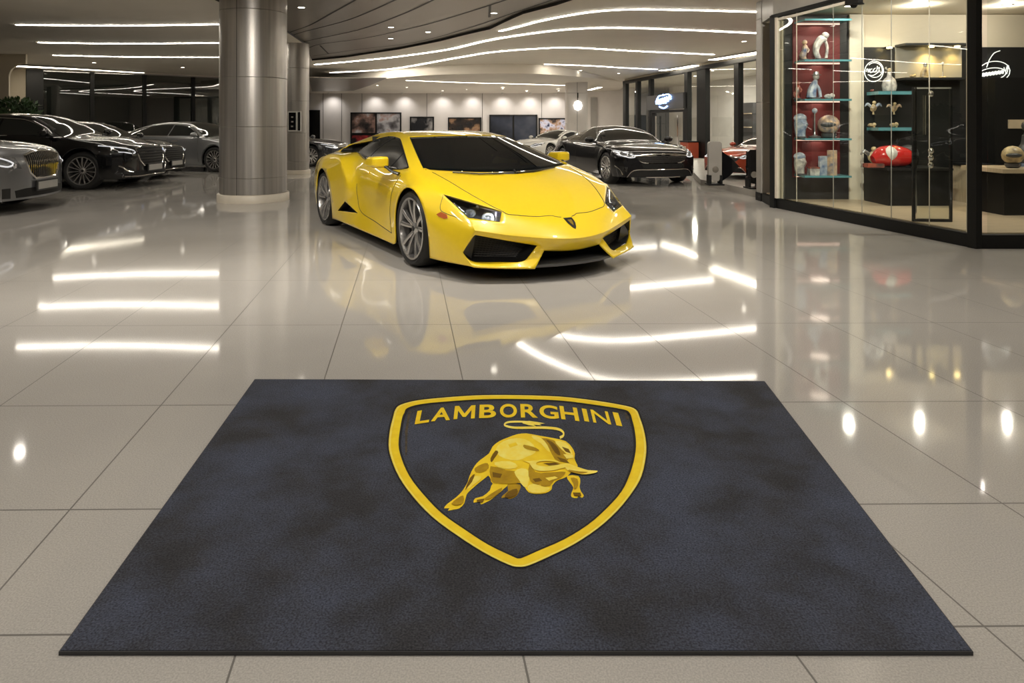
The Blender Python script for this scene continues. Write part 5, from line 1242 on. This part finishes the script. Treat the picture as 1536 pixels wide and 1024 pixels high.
# shelf unit with red back
hwS = (XB(1258)-XB(1188))/2
su = thing('display_backboard', 'deep red backboard behind the teal edged shelves in the showcase', 'backboard', (XB(1223), YB-.02, 0))
mb = MB(); mb.box((0, 0, (.46+2.68)/2), (2*hwS, .03, 2.22)); mb.build('back_panel', MT['red'], su, smooth=0)
SZ = [ZB(31, 9.25), ZB(91, 9.25), ZB(149, 9.25), ZB(207, 9.25), ZB(262, 9.25)]
SL = ['topmost', 'second highest', 'middle', 'second lowest', 'lowest']
for k, z in enumerate(SZ):
    q = thing('display_shelf', SL[k]+' teal edged glass shelf on the deep red backboard', 'shelf', (XB(1223), YB-.04, z-.026), group='teal edged shelves on the red backboard')
    mb = MB(); mb.box((0, -.18, .013), (2*hwS-.02, .33, .026)); mb.build('board', MT['shelf'], q, smooth=0)
    mb = MB(); mb.box((0, -.04, -.006), (2*hwS-.06, .03, .010)); mb.build('shelf_light', MT['shelfglow'], q, smooth=0)
    if k < 4: add_light('shelf_lamp', 'AREA', (0, -.10, -.03), .5, (1, .80, .68), .25, parent=q)
su2 = thing('shelf_unit', 'pair of teal edged shelves on the dark panel below the first scribbled sign', 'shelf unit', (XB(1327), YB, 0))
for py in (139.5, 193.5):
    mb = MB(); mb.box((0, -.16, ZB(py, 9.2)), (.52, .30, .045)); mb.build('shelf', MT['shelf'], su2, smooth=0)
zp_ = ZB(172, 9.2); mb = MB(); mb.box((0, -.14, zp_), (.48, .24, .008)); mb.build('glass_shelf', MT['glass'], su2, smooth=0)
# figurines
FM = dict(w=M('figurine_white', (.70, .66, .60), .3, c2=(.16, .15, .17), scale=14), b=M('figurine_blue', (.55, .58, .62), .3, c2=(.06, .12, .26), scale=12), r=M('figurine_red', (.45, .10, .06), .35, c2=(.08, .05, .05), scale=12),
          g=M('figurine_gold', (.70, .55, .30), .35, c2=(.18, .13, .09), scale=14), k=M('figurine_dark', (.06, .06, .065), .35), o=M('figurine_mix', (.75, .50, .28), .35, c2=(.05, .08, .16), scale=10), s=M('figurine_silver', (.6, .6, .6), .2, .7, c2=(.2, .2, .22), scale=14))
def blobby(mb, pts, rs, n=10):
    mb.tube(catmull(pts, 4), [rs[min(len(rs)-1, int(i/4))]+(rs[min(len(rs)-1, int(i/4)+1)]-rs[min(len(rs)-1, int(i/4))])*((i % 4)/4) for i in range(4*(len(pts)-1)+1)], n)
def figurine(px, z, h, kind, mt, label, cat='figurine', name='figurine', Y=9.22, base=True, mt2='k', group=None):
    t = thing(name, label, cat, ((px-CX)/F*Y, Y, z), group=group); s = h
    if base: mb = MB(); mb.lathe([(0, 0), (.20*s, 0), (.20*s, .05*s), (.17*s, .07*s), (0, .07*s)], n=20); mb.build('base', FM[mt2], t)
    mb = MB()
    if kind == 'bend':     # crouching body with a big arching back
        blobby(mb, [(-.05*s, 0, .06*s), (-.14*s, 0, .30*s), (-.10*s, 0, .55*s), (.05*s, 0, .74*s), (.20*s, 0, .70*s)], [.09*s, .10*s, .13*s, .14*s, .08*s])
        mb.build('body', FM[mt], t); mb = MB(); blobby(mb, [(.16*s, 0, .72*s), (.24*s, -.02*s, .45*s), (.20*s, -.02*s, .08*s)], [.05*s, .045*s, .05*s]); mb.build('arm', FM[mt], t)
        mb = MB(); mb.ball((.17*s, -.02*s, .86*s), .12*s, 12, sc3=(1.1, .9, 1)); mb.build('head', FM['w'], t)
    elif kind == 'stand':
        blobby(mb, [(0, 0, .05*s), (-.06*s, 0, .25*s), (.02*s, 0, .45*s), (.04*s, 0, .66*s), (.0, 0, .74*s)], [.12*s, .16*s, .13*s, .12*s, .05*s]); mb.build('body', FM[mt], t)
        mb = MB(); mb.ball((.03*s, 0, .86*s), .12*s, 12); mb.build('head', FM[mt], t)
        mb = MB(); blobby(mb, [(.10*s, 0, .64*s), (.20*s, -.04*s, .50*s), (.12*s, -.10*s, .36*s)], [.05*s, .045*s, .03*s]); mb.build('arm', FM[mt], t)
    elif kind == 'hat':
        blobby(mb, [(-.12*s, 0, .06*s), (-.10*s, 0, .3*s), (-.02*s, 0, .52*s), (.04*s, 0, .68*s)], [.16*s, .15*s, .12*s, .06*s]); mb.build('body', FM[mt], t)
        mb = MB(); blobby(mb, [(.02*s, 0, .55*s), (.16*s, 0, .35*s), (.20*s, 0, .08*s)], [.06*s, .05*s, .06*s]); mb.build('arm', FM[mt], t)
        mb = MB(); mb.ball((.05*s, 0, .79*s), .11*s, 12); mb.build('head', FM['w'], t)
        mb = MB(); mb.lathe([(0, .86*s), (.17*s, .85*s), (.17*s, .87*s), (.10*s, .88*s), (.09*s, .97*s), (0, .98*s)], c=(.05*s, 0, 0), n=20); mb.build('hat', FM['s'], t)
    elif kind == 'bust':
        blobby(mb, [(0, 0, .04*s), (-.02*s, 0, .30*s), (.02*s, 0, .58*s), (.10*s, 0, .80*s)], [.17*s, .20*s, .26*s, .10*s]); mb.build('body', FM[mt], t)
        mb = MB(); mb.ball((-.02*s, 0, .76*s), .22*s, 12, sc3=(1.15, .9, .85)); mb.build('head', FM['b'], t)
    elif kind == 'helmet':
        mb.ball((0, 0, .56*s), .42*s, 16, sc3=(1.05, .95, .98)); mb.build('shell', FM[mt], t)
        mb = MB(); mb.lathe([(.20*s, .0), (.28*s, .06*s), (.30*s, .20*s), (.10*s, .22*s)], n=20); mb.build('neck_roll', FM[mt2], t)
        mb = MB(); mb.ball((-.08*s, -.16*s, .56*s), .34*s, 14, sc3=(1, .85, .42)); mb.build('visor', FM['k'], t)
    elif kind == 'trophy':
        mb.lathe([(0, .04*s), (.16*s, .05*s), (.05*s, .10*s), (.025*s, .16*s), (.022*s, .80*s), (.05*s, .84*s), (.0, .86*s)], n=16); mb.build('stem', FM['s'], t)
        mb = MB(); mb.ball((0, 0, .92*s), .09*s, 12); mb.build('finial', FM['b'], t)
    elif kind == 'low':
        mb.ball((-.1*s, 0, .25*s), .30*s, 10, sc3=(1.3, .8, .7), noise=.3, seed=int(px)); mb.build('body', FM[mt], t)
        mb = MB(); mb.ball((.25*s, 0, .32*s), .22*s, 10, noise=.3, seed=int(px)+1); mb.build('head', FM[mt], t)
        mb = MB(); mb.lathe([(.12*s, 0), (.12*s, .14*s)], c=(.25*s, 0, 0), n=10); mb.build('foot', FM[mt2], t)
    elif kind == 'winged':
        mb.ball((0, 0, .45*s), .22*s, 12, sc3=(1, .8, 1.2), noise=.25, seed=int(px)); mb.build('body', FM[mt], t)
        for q in (-1, 1):
            mb = MB(); blobby(mb, [(q*.12*s, 0, .5*s), (q*.40*s, 0, .72*s), (q*.58*s, 0, .55*s)], [.09*s, .10*s, .03*s]); mb.build('wing', FM[mt2], t)
        mb = MB(); mb.ball((.06*s, 0, .82*s), .13*s, 10); mb.build('head', FM[mt], t)
        mb = MB(); mb.lathe([(.07*s, .0), (.05*s, .25*s)], n=10); mb.build('leg', FM[mt], t)
    elif kind == 'bottle':
        mb.lathe([(0, .0), (.24*s, .02*s), (.28*s, .25*s), (.22*s, .48*s), (.09*s, .62*s), (.07*s, .80*s), (.0, .80*s)], n=20); mb.build('body', FM[mt], t)
        mb = MB(); mb.ball((0, 0, .86*s), .10*s, 10, noise=.2); mb.build('head', FM['g'], t)
        mb = MB(); blobby(mb, [(-.05*s, 0, .86*s), (-.16*s, 0, .96*s), (-.10*s, 0, 1.0*s)], [.03*s, .03*s, .01*s]); mb.build('plume', FM['w'], t)
    return t
t_ = .0135
figurine(1230, SZ[1]+.001, .40, 'bend', 'w', 'white and red crouching figurine on the upper red shelf')
figurine(1206, SZ[1]+.001, .29, 'stand', 'o', 'small dark and amber figurine left of the white crouching one')
figurine(1222, SZ[2]+.001, .39, 'hat', 'b', 'pale blue figurine with a flat silver hat on the second red shelf')
figurine(1196, SZ[2]+.001, .26, 'stand', 'r', 'reddish figurine left of the one with the hat')
figurine(1244, SZ[2]+.001, .15, 'low', 'w', 'small grey crouched figurine right of the one with the hat')
figurine(1201, SZ[3]+.001, .36, 'bust', 'b', 'blue and white bust at the left of the third red shelf', 'bust', 'bust')
figurine(1222, SZ[3]+.001, .41, 'trophy', 's', 'slender silver trophy with a blue finial on the third red shelf', 'trophy', 'trophy')
figurine(1243, SZ[3]+.001, .33, 'helmet', 'o', 'orange and navy patterned helmet right of the slender silver trophy', 'helmet', 'racing_helmet', base=False)
figurine(1200, SZ[4]+.001, .33, 'bust', 'w', 'pale bust at the left of the lowest red shelf', 'bust', 'bust')
bk_ = thing('gift_box', 'small pale box in the middle of the lowest red shelf', 'box', ((1220-CX)/F*9.2, 9.2, SZ[4]+.001))
mb = MB(); mb.box((0, 0, .045), (.13, .1, .09)); mb.build('box', FM['w'], bk_, smooth=0); mb = MB(); mb.box((0, 0, .10), (.14, .11, .02)); mb.build('lid', FM['r'], bk_, smooth=0)
for px, rz_, hh, mt, lb in ((1234, .3, .26, 'b', 'shorter blue album standing on the lowest red shelf'), (1248, -.25, .34, 'o', 'taller blue and orange album standing on the lowest red shelf')):
    t = thing('album', lb, 'album', ((px-CX)/F*9.2, 9.2, SZ[4]+.001), rz_)
    mb = MB(); mb.box((0, 0, hh/2), (.12, .035, hh)); mb.build('cover', FM[mt], t, smooth=0); mb = MB(); mb.box((.005, 0, hh/2), (.114, .026, hh+.004)); mb.build('pages', FM['w'], t, smooth=0)
zs1 = ZB(139.5, 9.2)+.023; zs2 = ZB(193.5, 9.2)+.023
figurine(1334, zs1, .34, 'bottle', 'w', 'white marbled figurine shaped like a flask under the first scribbled sign', base=False, Y=9.25)
figurine(1308, zs1, .06, 'low', 'r', 'tiny reddish ornament left of the white flask shaped figurine', base=False, Y=9.25)
figurine(1310, zp_+.005, .20, 'winged', 'g', 'golden winged ornament on the clear glass shelf, left one', base=False, Y=9.25, mt2='b')
figurine(1341, zp_+.005, .18, 'winged', 'g', 'golden winged ornament on the clear glass shelf, right one', base=False, Y=9.25, mt2='o')
figurine(1308, zs2, .12, 'low', 'g', 'low golden reclining ornament at the left of the lower teal shelf', base=False, Y=9.2, mt2='g')
figurine(1341, zs2, .13, 'low', 'g', 'low golden reclining ornament at the right of the lower teal shelf', base=False, Y=9.2, mt2='g')
# lit niche
nz0, nz1 = ZB(118), ZB(71)
ni = thing('wall_niche', 'warm lit niche with pale figurines in the dark panel', 'niche', ((1391-CX)/F*YB, YB, nz0))
nw = (1441-1342)/F*YB
mb = MB(); mb.box((0, -.02, (nz1-nz0)/2), (nw, .02, nz1-nz0)); mb.build('back_panel', MT['clad'], ni, smooth=0)
mb = MB(); mb.box((0, -.14, -.015), (nw, .26, .03)); mb.build('shelf', MT['showpanel'], ni, smooth=0)
mb = MB(); mb.box((0, -.14, nz1-nz0+.015), (nw, .26, .03)); mb.build('top_board', MT['showpanel'], ni, smooth=0)
for k, (px, e) in enumerate(((1388, 22), (1426, 10))):
    o = add_light('niche_lamp', 'SPOT', ((px-1391)/F*YB, -.14, nz1-nz0-.03), e, (1, .68, .22), .02, (0, 0, 0), 2.2, ni, 1)
    mb = MB(); mb.lathe([(0, 0), (.035, 0), (.035, .012), (0, .012)], c=((px-1391)/F*YB, -.14, nz1-nz0-.014), n=16); mb.build('lamp_lens', MT['warm'], ni)
sp = thing('spot_lamp', 'warm spot lamp above the first white scribbled sign', 'light', ((1327-CX)/F*YB, YB-.12, 2.27))
mb = MB(); mb.lathe([(0, 0), (.035, 0), (.035, .02), (0, .02)], n=16); mb.build('lamp_lens', MT['warm'], sp); mb = MB(); mb.tube([(0, 0, .021), (0, .12, .021)], .012); mb.build('bracket', MT['black'], sp)
add_light('lamp', 'SPOT', (0, 0, -.01), 6, (1, .68, .22), .02, (.35, 0, 0), 1.8, sp, 1)
figurine(1369, nz0+.001, .10, 'low', 'g', 'small pale ornament at the left of the lit niche', base=False, Y=9.3, mt2='g')
figurine(1387, nz0+.001, .22, 'hat', 'g', 'pale seated figurine in the middle of the lit niche', Y=9.3, mt2='g')
figurine(1414, nz0+.001, .22, 'trophy', 'g', 'pale tower shaped figurine at the right of the lit niche', Y=9.3, mt2='g')
# white scribbled signs
def scribble(cx, cy, strokes, r, label, Y=YB-.03):
    t = thing('wall_sign', label, 'sign', AT(cx, cy, Y)); k = Y/F
    for nm, lst in strokes.items():
        mb = MB()
        for st in lst: mb.tube(catmull([((x-cx)*k, 0, (cy-y)*k) for x, y in st], 5), r, 6)
        mb.build(nm, MT['neon'], t)
    return t
def ell(cx, cy, rx, ry, rot=0, a0=0, a1=2*PI, n=16):
    out = []
    for i in range(n+1):
        a = a0+(a1-a0)*i/n; x, y = rx*math.cos(a), ry*math.sin(a); out.append((cx+x*math.cos(rot)-y*math.sin(rot), cy+x*math.sin(rot)+y*math.cos(rot)))
    return out
scribble(1310, 107, {'oval_outline': [ell(1311, 107, 14, 15.5, .3)], 'inner_outline': [ell(1312, 105, 11.5, 11, .2, -2.6, 2.2)], 'lettering': [[(1299, 107), (1301, 103), (1303, 108), (1304, 103)], [(1308, 103), (1305, 105), (1306, 109), (1309, 107)], [(1313, 102), (1310, 105), (1311, 108), (1314, 106)], [(1316, 99), (1315, 107)], [(1316, 103), (1319, 101), (1318, 106)], [(1302, 112), (1310, 113), (1320, 106)]]}, .0055, 'first white scribbled oval sign, beside the teal shelves')
lt = []
for k in range(8):
    x = 1469+k*4.7; y = 113-k*.7; lt.append([(x, y+2.5), (x+1, y-3), (x+2.5, y+2.5), (x+3.6, y-3)])
lt.append([(1506, 101), (1508, 107), (1511, 99)]); lt.append([(1513, 98), (1510, 111)])
scribble(1490, 108, {'oval_outline': [ell(1491, 108, 24, 16, -.12)], 'inner_outline': [ell(1488, 111, 21, 9, -.12)], 'lettering': lt, 'swoosh': [[(1480, 101), (1484, 90), (1491, 80), (1500, 76)], [(1485, 118), (1491, 121), (1497, 117)]]}, .006, 'second white scribbled oval sign with a long swoosh, right of the corner post')
# plinth with red fairing
def bx(t, nm, c, s, m_): mb = MB(); mb.box(c, s); return mb.build(nm, m_, t, smooth=0)
pl = thing('display_plinth', 'dark display plinth carrying the red and white racing fairing', 'plinth', (XB(1345)-.14, 9.0, ZF))
zp1 = ZB(251, 8.85); bx(pl, 'body', (0, 0, (zp1-ZF-.03)/2), (.80, .60, zp1-ZF-.03), MT['black']); bx(pl, 'top_board', (0, 0, zp1-ZF-.015), (.86, .66, .03), MT['showpanel'])
fr_ = thing('racing_fairing', 'glossy red and white racing fairing lying on the dark plinth', 'fairing', ((1340-CX)/F*8.85, 8.85, zp1+.001))
mb = MB(); blobby(mb, [(-.27, 0, .10), (-.16, 0, .14), (.0, 0, .15), (.16, 0, .13), (.27, 0, .09)], [.06, .135, .15, .125, .06], 20); mb.build('shell', M('racing_red', (.50, .02, .018), .2, coat=1), fr_)
mb = MB(); blobby(mb, [(-.16, -.055, .18), (-.09, -.075, .185), (-.01, -.06, .18)], [.05, .105, .06], 16); mb.build('white_patch', MT['white'], fr_)
mb = MB(); mb.box((-.30, -.05, .03), (.22, .16, .05)); mb.build('front_wing', FM['r'], fr_)
mb = MB(); mb.ball((.24, -.03, .10), .095, 12, sc3=(.8, 1, 1)); mb.build('tail_opening', MT['black'], fr_)
figurine(1362, zp1+.001, .30, 'helmet', 'k', 'dark navy helmet behind the red and white racing fairing', 'helmet', 'racing_helmet', base=False, Y=9.15)
figurine(1309, zp1+.001, .28, 'winged', 'g', 'golden ornament behind the left end of the racing fairing', base=False, Y=9.17, mt2='s')
# upright glass door panel
gd_ = thing('glass_door_panel', 'free standing narrow glass door with a black frame inside the showcase', 'glass door', ((1398-CX)/F*7.31, 7.31, ZF))
hd_ = ZB(131, 7.31)-ZF; wd_ = 53/F*7.31; rz_ = -.10
gd_.rotation_euler = (0, 0, rz_)
bx(gd_, 'pane', (0, 0, hd_/2), (wd_-.02, .010, hd_-.03), MT['glass']); bx(gd_, 'frame_stile', (wd_/2, 0, hd_/2), (.022, .03, hd_), MT['black']); bx(gd_, 'frame_stile', (-wd_/2, 0, hd_/2), (.022, .03, hd_), MT['black'])
bx(gd_, 'chrome_edge', (-wd_/2+.02, -.012, hd_/2), (.014, .012, hd_), MT['chrome']); bx(gd_, 'frame_rail', (0, 0, hd_-.008), (wd_, .03, .016), MT['clad']); bx(gd_, 'frame_rail', (0, 0, .014), (wd_, .05, .028), MT['black'])
mb = MB(); mb.tube([(-wd_/2+.10, -.03, .95), (-wd_/2+.10, -.03, 1.38)], .016, 8); mb.build('pull_handle', MT['chrome'], gd_)
jp = onl(1394, A_, dA); ft = thing('glass_fitting', 'chrome fittings on the glass joint in front of the narrow glass door', 'fitting', (jp.x+nA.x*.02, jp.y+nA.y*.02, 0))
for z in (.78, .86, .93, 1.53): mb = MB(); mb.ball((0, 0, z), .035, 10, sc3=(.8, .8, 1)); mb.build('disc', MT['chrome'], ft)
# right part: low oak table with gold helmet, bust, cabinet
tb = thing('display_table', 'oak topped dark display table at the right edge of the showcase', 'table', (6.25, 8.1, ZF))
ztb = ZB(253, 7.8); bx(tb, 'body', (0, 0, (ztb-ZF-.05)/2), (1.0, .62, ztb-ZF-.05), MT['black']); bx(tb, 'top_board', (0, 0, ztb-ZF-.025), (1.10, .72, .05), MT['oak'])
figurine(1519, ztb+.001, .27, 'helmet', 'g', 'golden open helmet on the oak topped table', 'helmet', 'racing_helmet', base=False, Y=7.95)
figurine(1540, ztb+.001, .58, 'stand', 'k', 'black mannequin bust behind the golden helmet', 'mannequin', 'mannequin', Y=8.2, mt2='b')
cb_ = thing('display_cabinet', 'dark cabinet with an oak band on the rear wall behind the oak topped table', 'cabinet', (XB(1516), YB-.2, ZF))
bx(cb_, 'carcass', (0, 0, .85), (.95, .3, 1.7), MT['black']); bx(cb_, 'oak_band', (-.05, -.16, ZB(186)-ZF), (.50, .03, .12), MT['oak']); 
ob = thing('side_table', 'small oak side cabinet beside the corner post of the showcase', 'cabinet', (XB(1441)-.05, YB-.35, ZF))
bx(ob, 'body', (0, 0, .25), (.32, .40, .50), MT['oak']); bx(ob, 'top_board', (0, 0, .515), (.36, .44, .03), MT['showpanel'])
# showcase lamps in its ceiling
for k, (x, y, e, pt_) in enumerate(((4.45, 8.8, 9, 0), (5.35, 8.75, 13, 1), (6.5, 8.75, 13, 1), (5.1, 7.3, 12, 0), (6.5, 7.3, 12, 0))):
    t = downlight(Vector((x, y, ZT+.03)), ['showcase downlight above the red shelf unit', 'showcase downlight above the racing fairing', 'showcase downlight above the oak side cabinet', 'showcase downlight above the narrow glass door', 'showcase downlight above the oak topped table'][k], r=.045, group='showcase downlights', energy=0 if pt_ else e)
    if pt_: add_light('lamp', 'POINT', (0, 0, -.07), e, size=.03, parent=t)

# ---------------------------------------------------------------- plant, stands
pt = thing('potted_plant', 'leafy green plant in a dark pot behind the black saloon', 'plant', (-13.0, 17.5, 0))
mb = MB(); mb.lathe([(0, 0), (.22, 0), (.30, .75), (.26, .75), (.24, .70), (0, .70)], n=28); mb.build('pot', MT['showpanel'], pt)
mb = MB(); rnd = random.Random(3)
for k in range(5): mb.tube([(rnd.uniform(-.08, .08), rnd.uniform(-.08, .08), .68), (rnd.uniform(-.2, .2), rnd.uniform(-.2, .2), 1.5)], [.022, .010], 6)
mb.build('stem', M('plant_stem', (.12, .08, .04), .7), pt)
mb = MB()
for k in range(1100):
    th_, ph_ = rnd.uniform(0, 2*PI), math.acos(rnd.uniform(-.75, 1)); r_ = .50*rnd.uniform(.45, 1)
    p = Vector((r_*math.sin(ph_)*math.cos(th_)*1.05, r_*math.sin(ph_)*math.sin(th_), 1.42+r_*.92*math.cos(ph_))); d = (p-Vector((0, 0, 1.3))).normalized()
    s_ = d.orthogonal().normalized(); s_ = Matrix.Rotation(rnd.uniform(0, 6.3), 3, d)@s_; u_ = (d*.6+s_*.5+Vector((0, 0, rnd.uniform(-.3, .3)))).normalized(); v_ = u_.cross(d).normalized(); l_ = rnd.uniform(.10, .18)
    mb.add([p, p+u_*l_*.5+v_*l_*.22, p+u_*l_, p+u_*l_*.5-v_*l_*.22], [(0, 1, 2, 3)])
mb.build('foliage', M('leaf_green', (.035, .075, .022), .5, vary=.5, scale=3), pt, smooth=0)
def stand(px, Y, w_, h_, label, lean=0, mt='clad'):
    t = thing('charging_stand', label, 'stand', ((px-CX)/F*Y, Y, .11))
    mb = MB(); poly = [(-w_/2+.03, .10), (w_/2-.06, .07), (w_/2, .16), (w_/2, h_-.03), (w_/2-.03, h_), (-w_/2+.03, h_), (-w_/2, h_-.03), (-w_/2, .16)]
    mb.slab([(x, 0, z) for x, z in poly], (0, 1, 0), .10); mb.build('housing', MT[mt], t, smooth=30)
    for q in (-1, 1): mb = MB(); mb.box((q*w_*.42, .05, .09), (.04, .18, .18)); mb.build('foot', MT['black'], t, smooth=0)
    mb = MB(); mb.box((0, .05, .012), (w_*1.15, .30, .024)); mb.build('base_plate', MT['black'], t, smooth=0)
    mb = MB(); mb.lathe([(0, -.012), (.055, -.010), (.06, .0)], c=(0, 0, h_*.36), axis='Y', n=18); mb.build('socket', MT['chrome'], t)
    return t
sa = stand(1073, 12.0, .235, .78, 'slim grey charging stand on the platform in front of the orange red coupe')
mb = MB(); mb.slab([(.13, .11, .62), (.30, .11, .50), (.47, .11, .33), (.30, .11, .16), (.14, .11, .05)], (0, 1, 0), .10); mb.build('side_screen', MT['blackgloss'], sa, smooth=0)
sb = stand(1131, 11.35, .20, .66, 'dark charging stand beside the grey clad pier', mt='blackgloss')
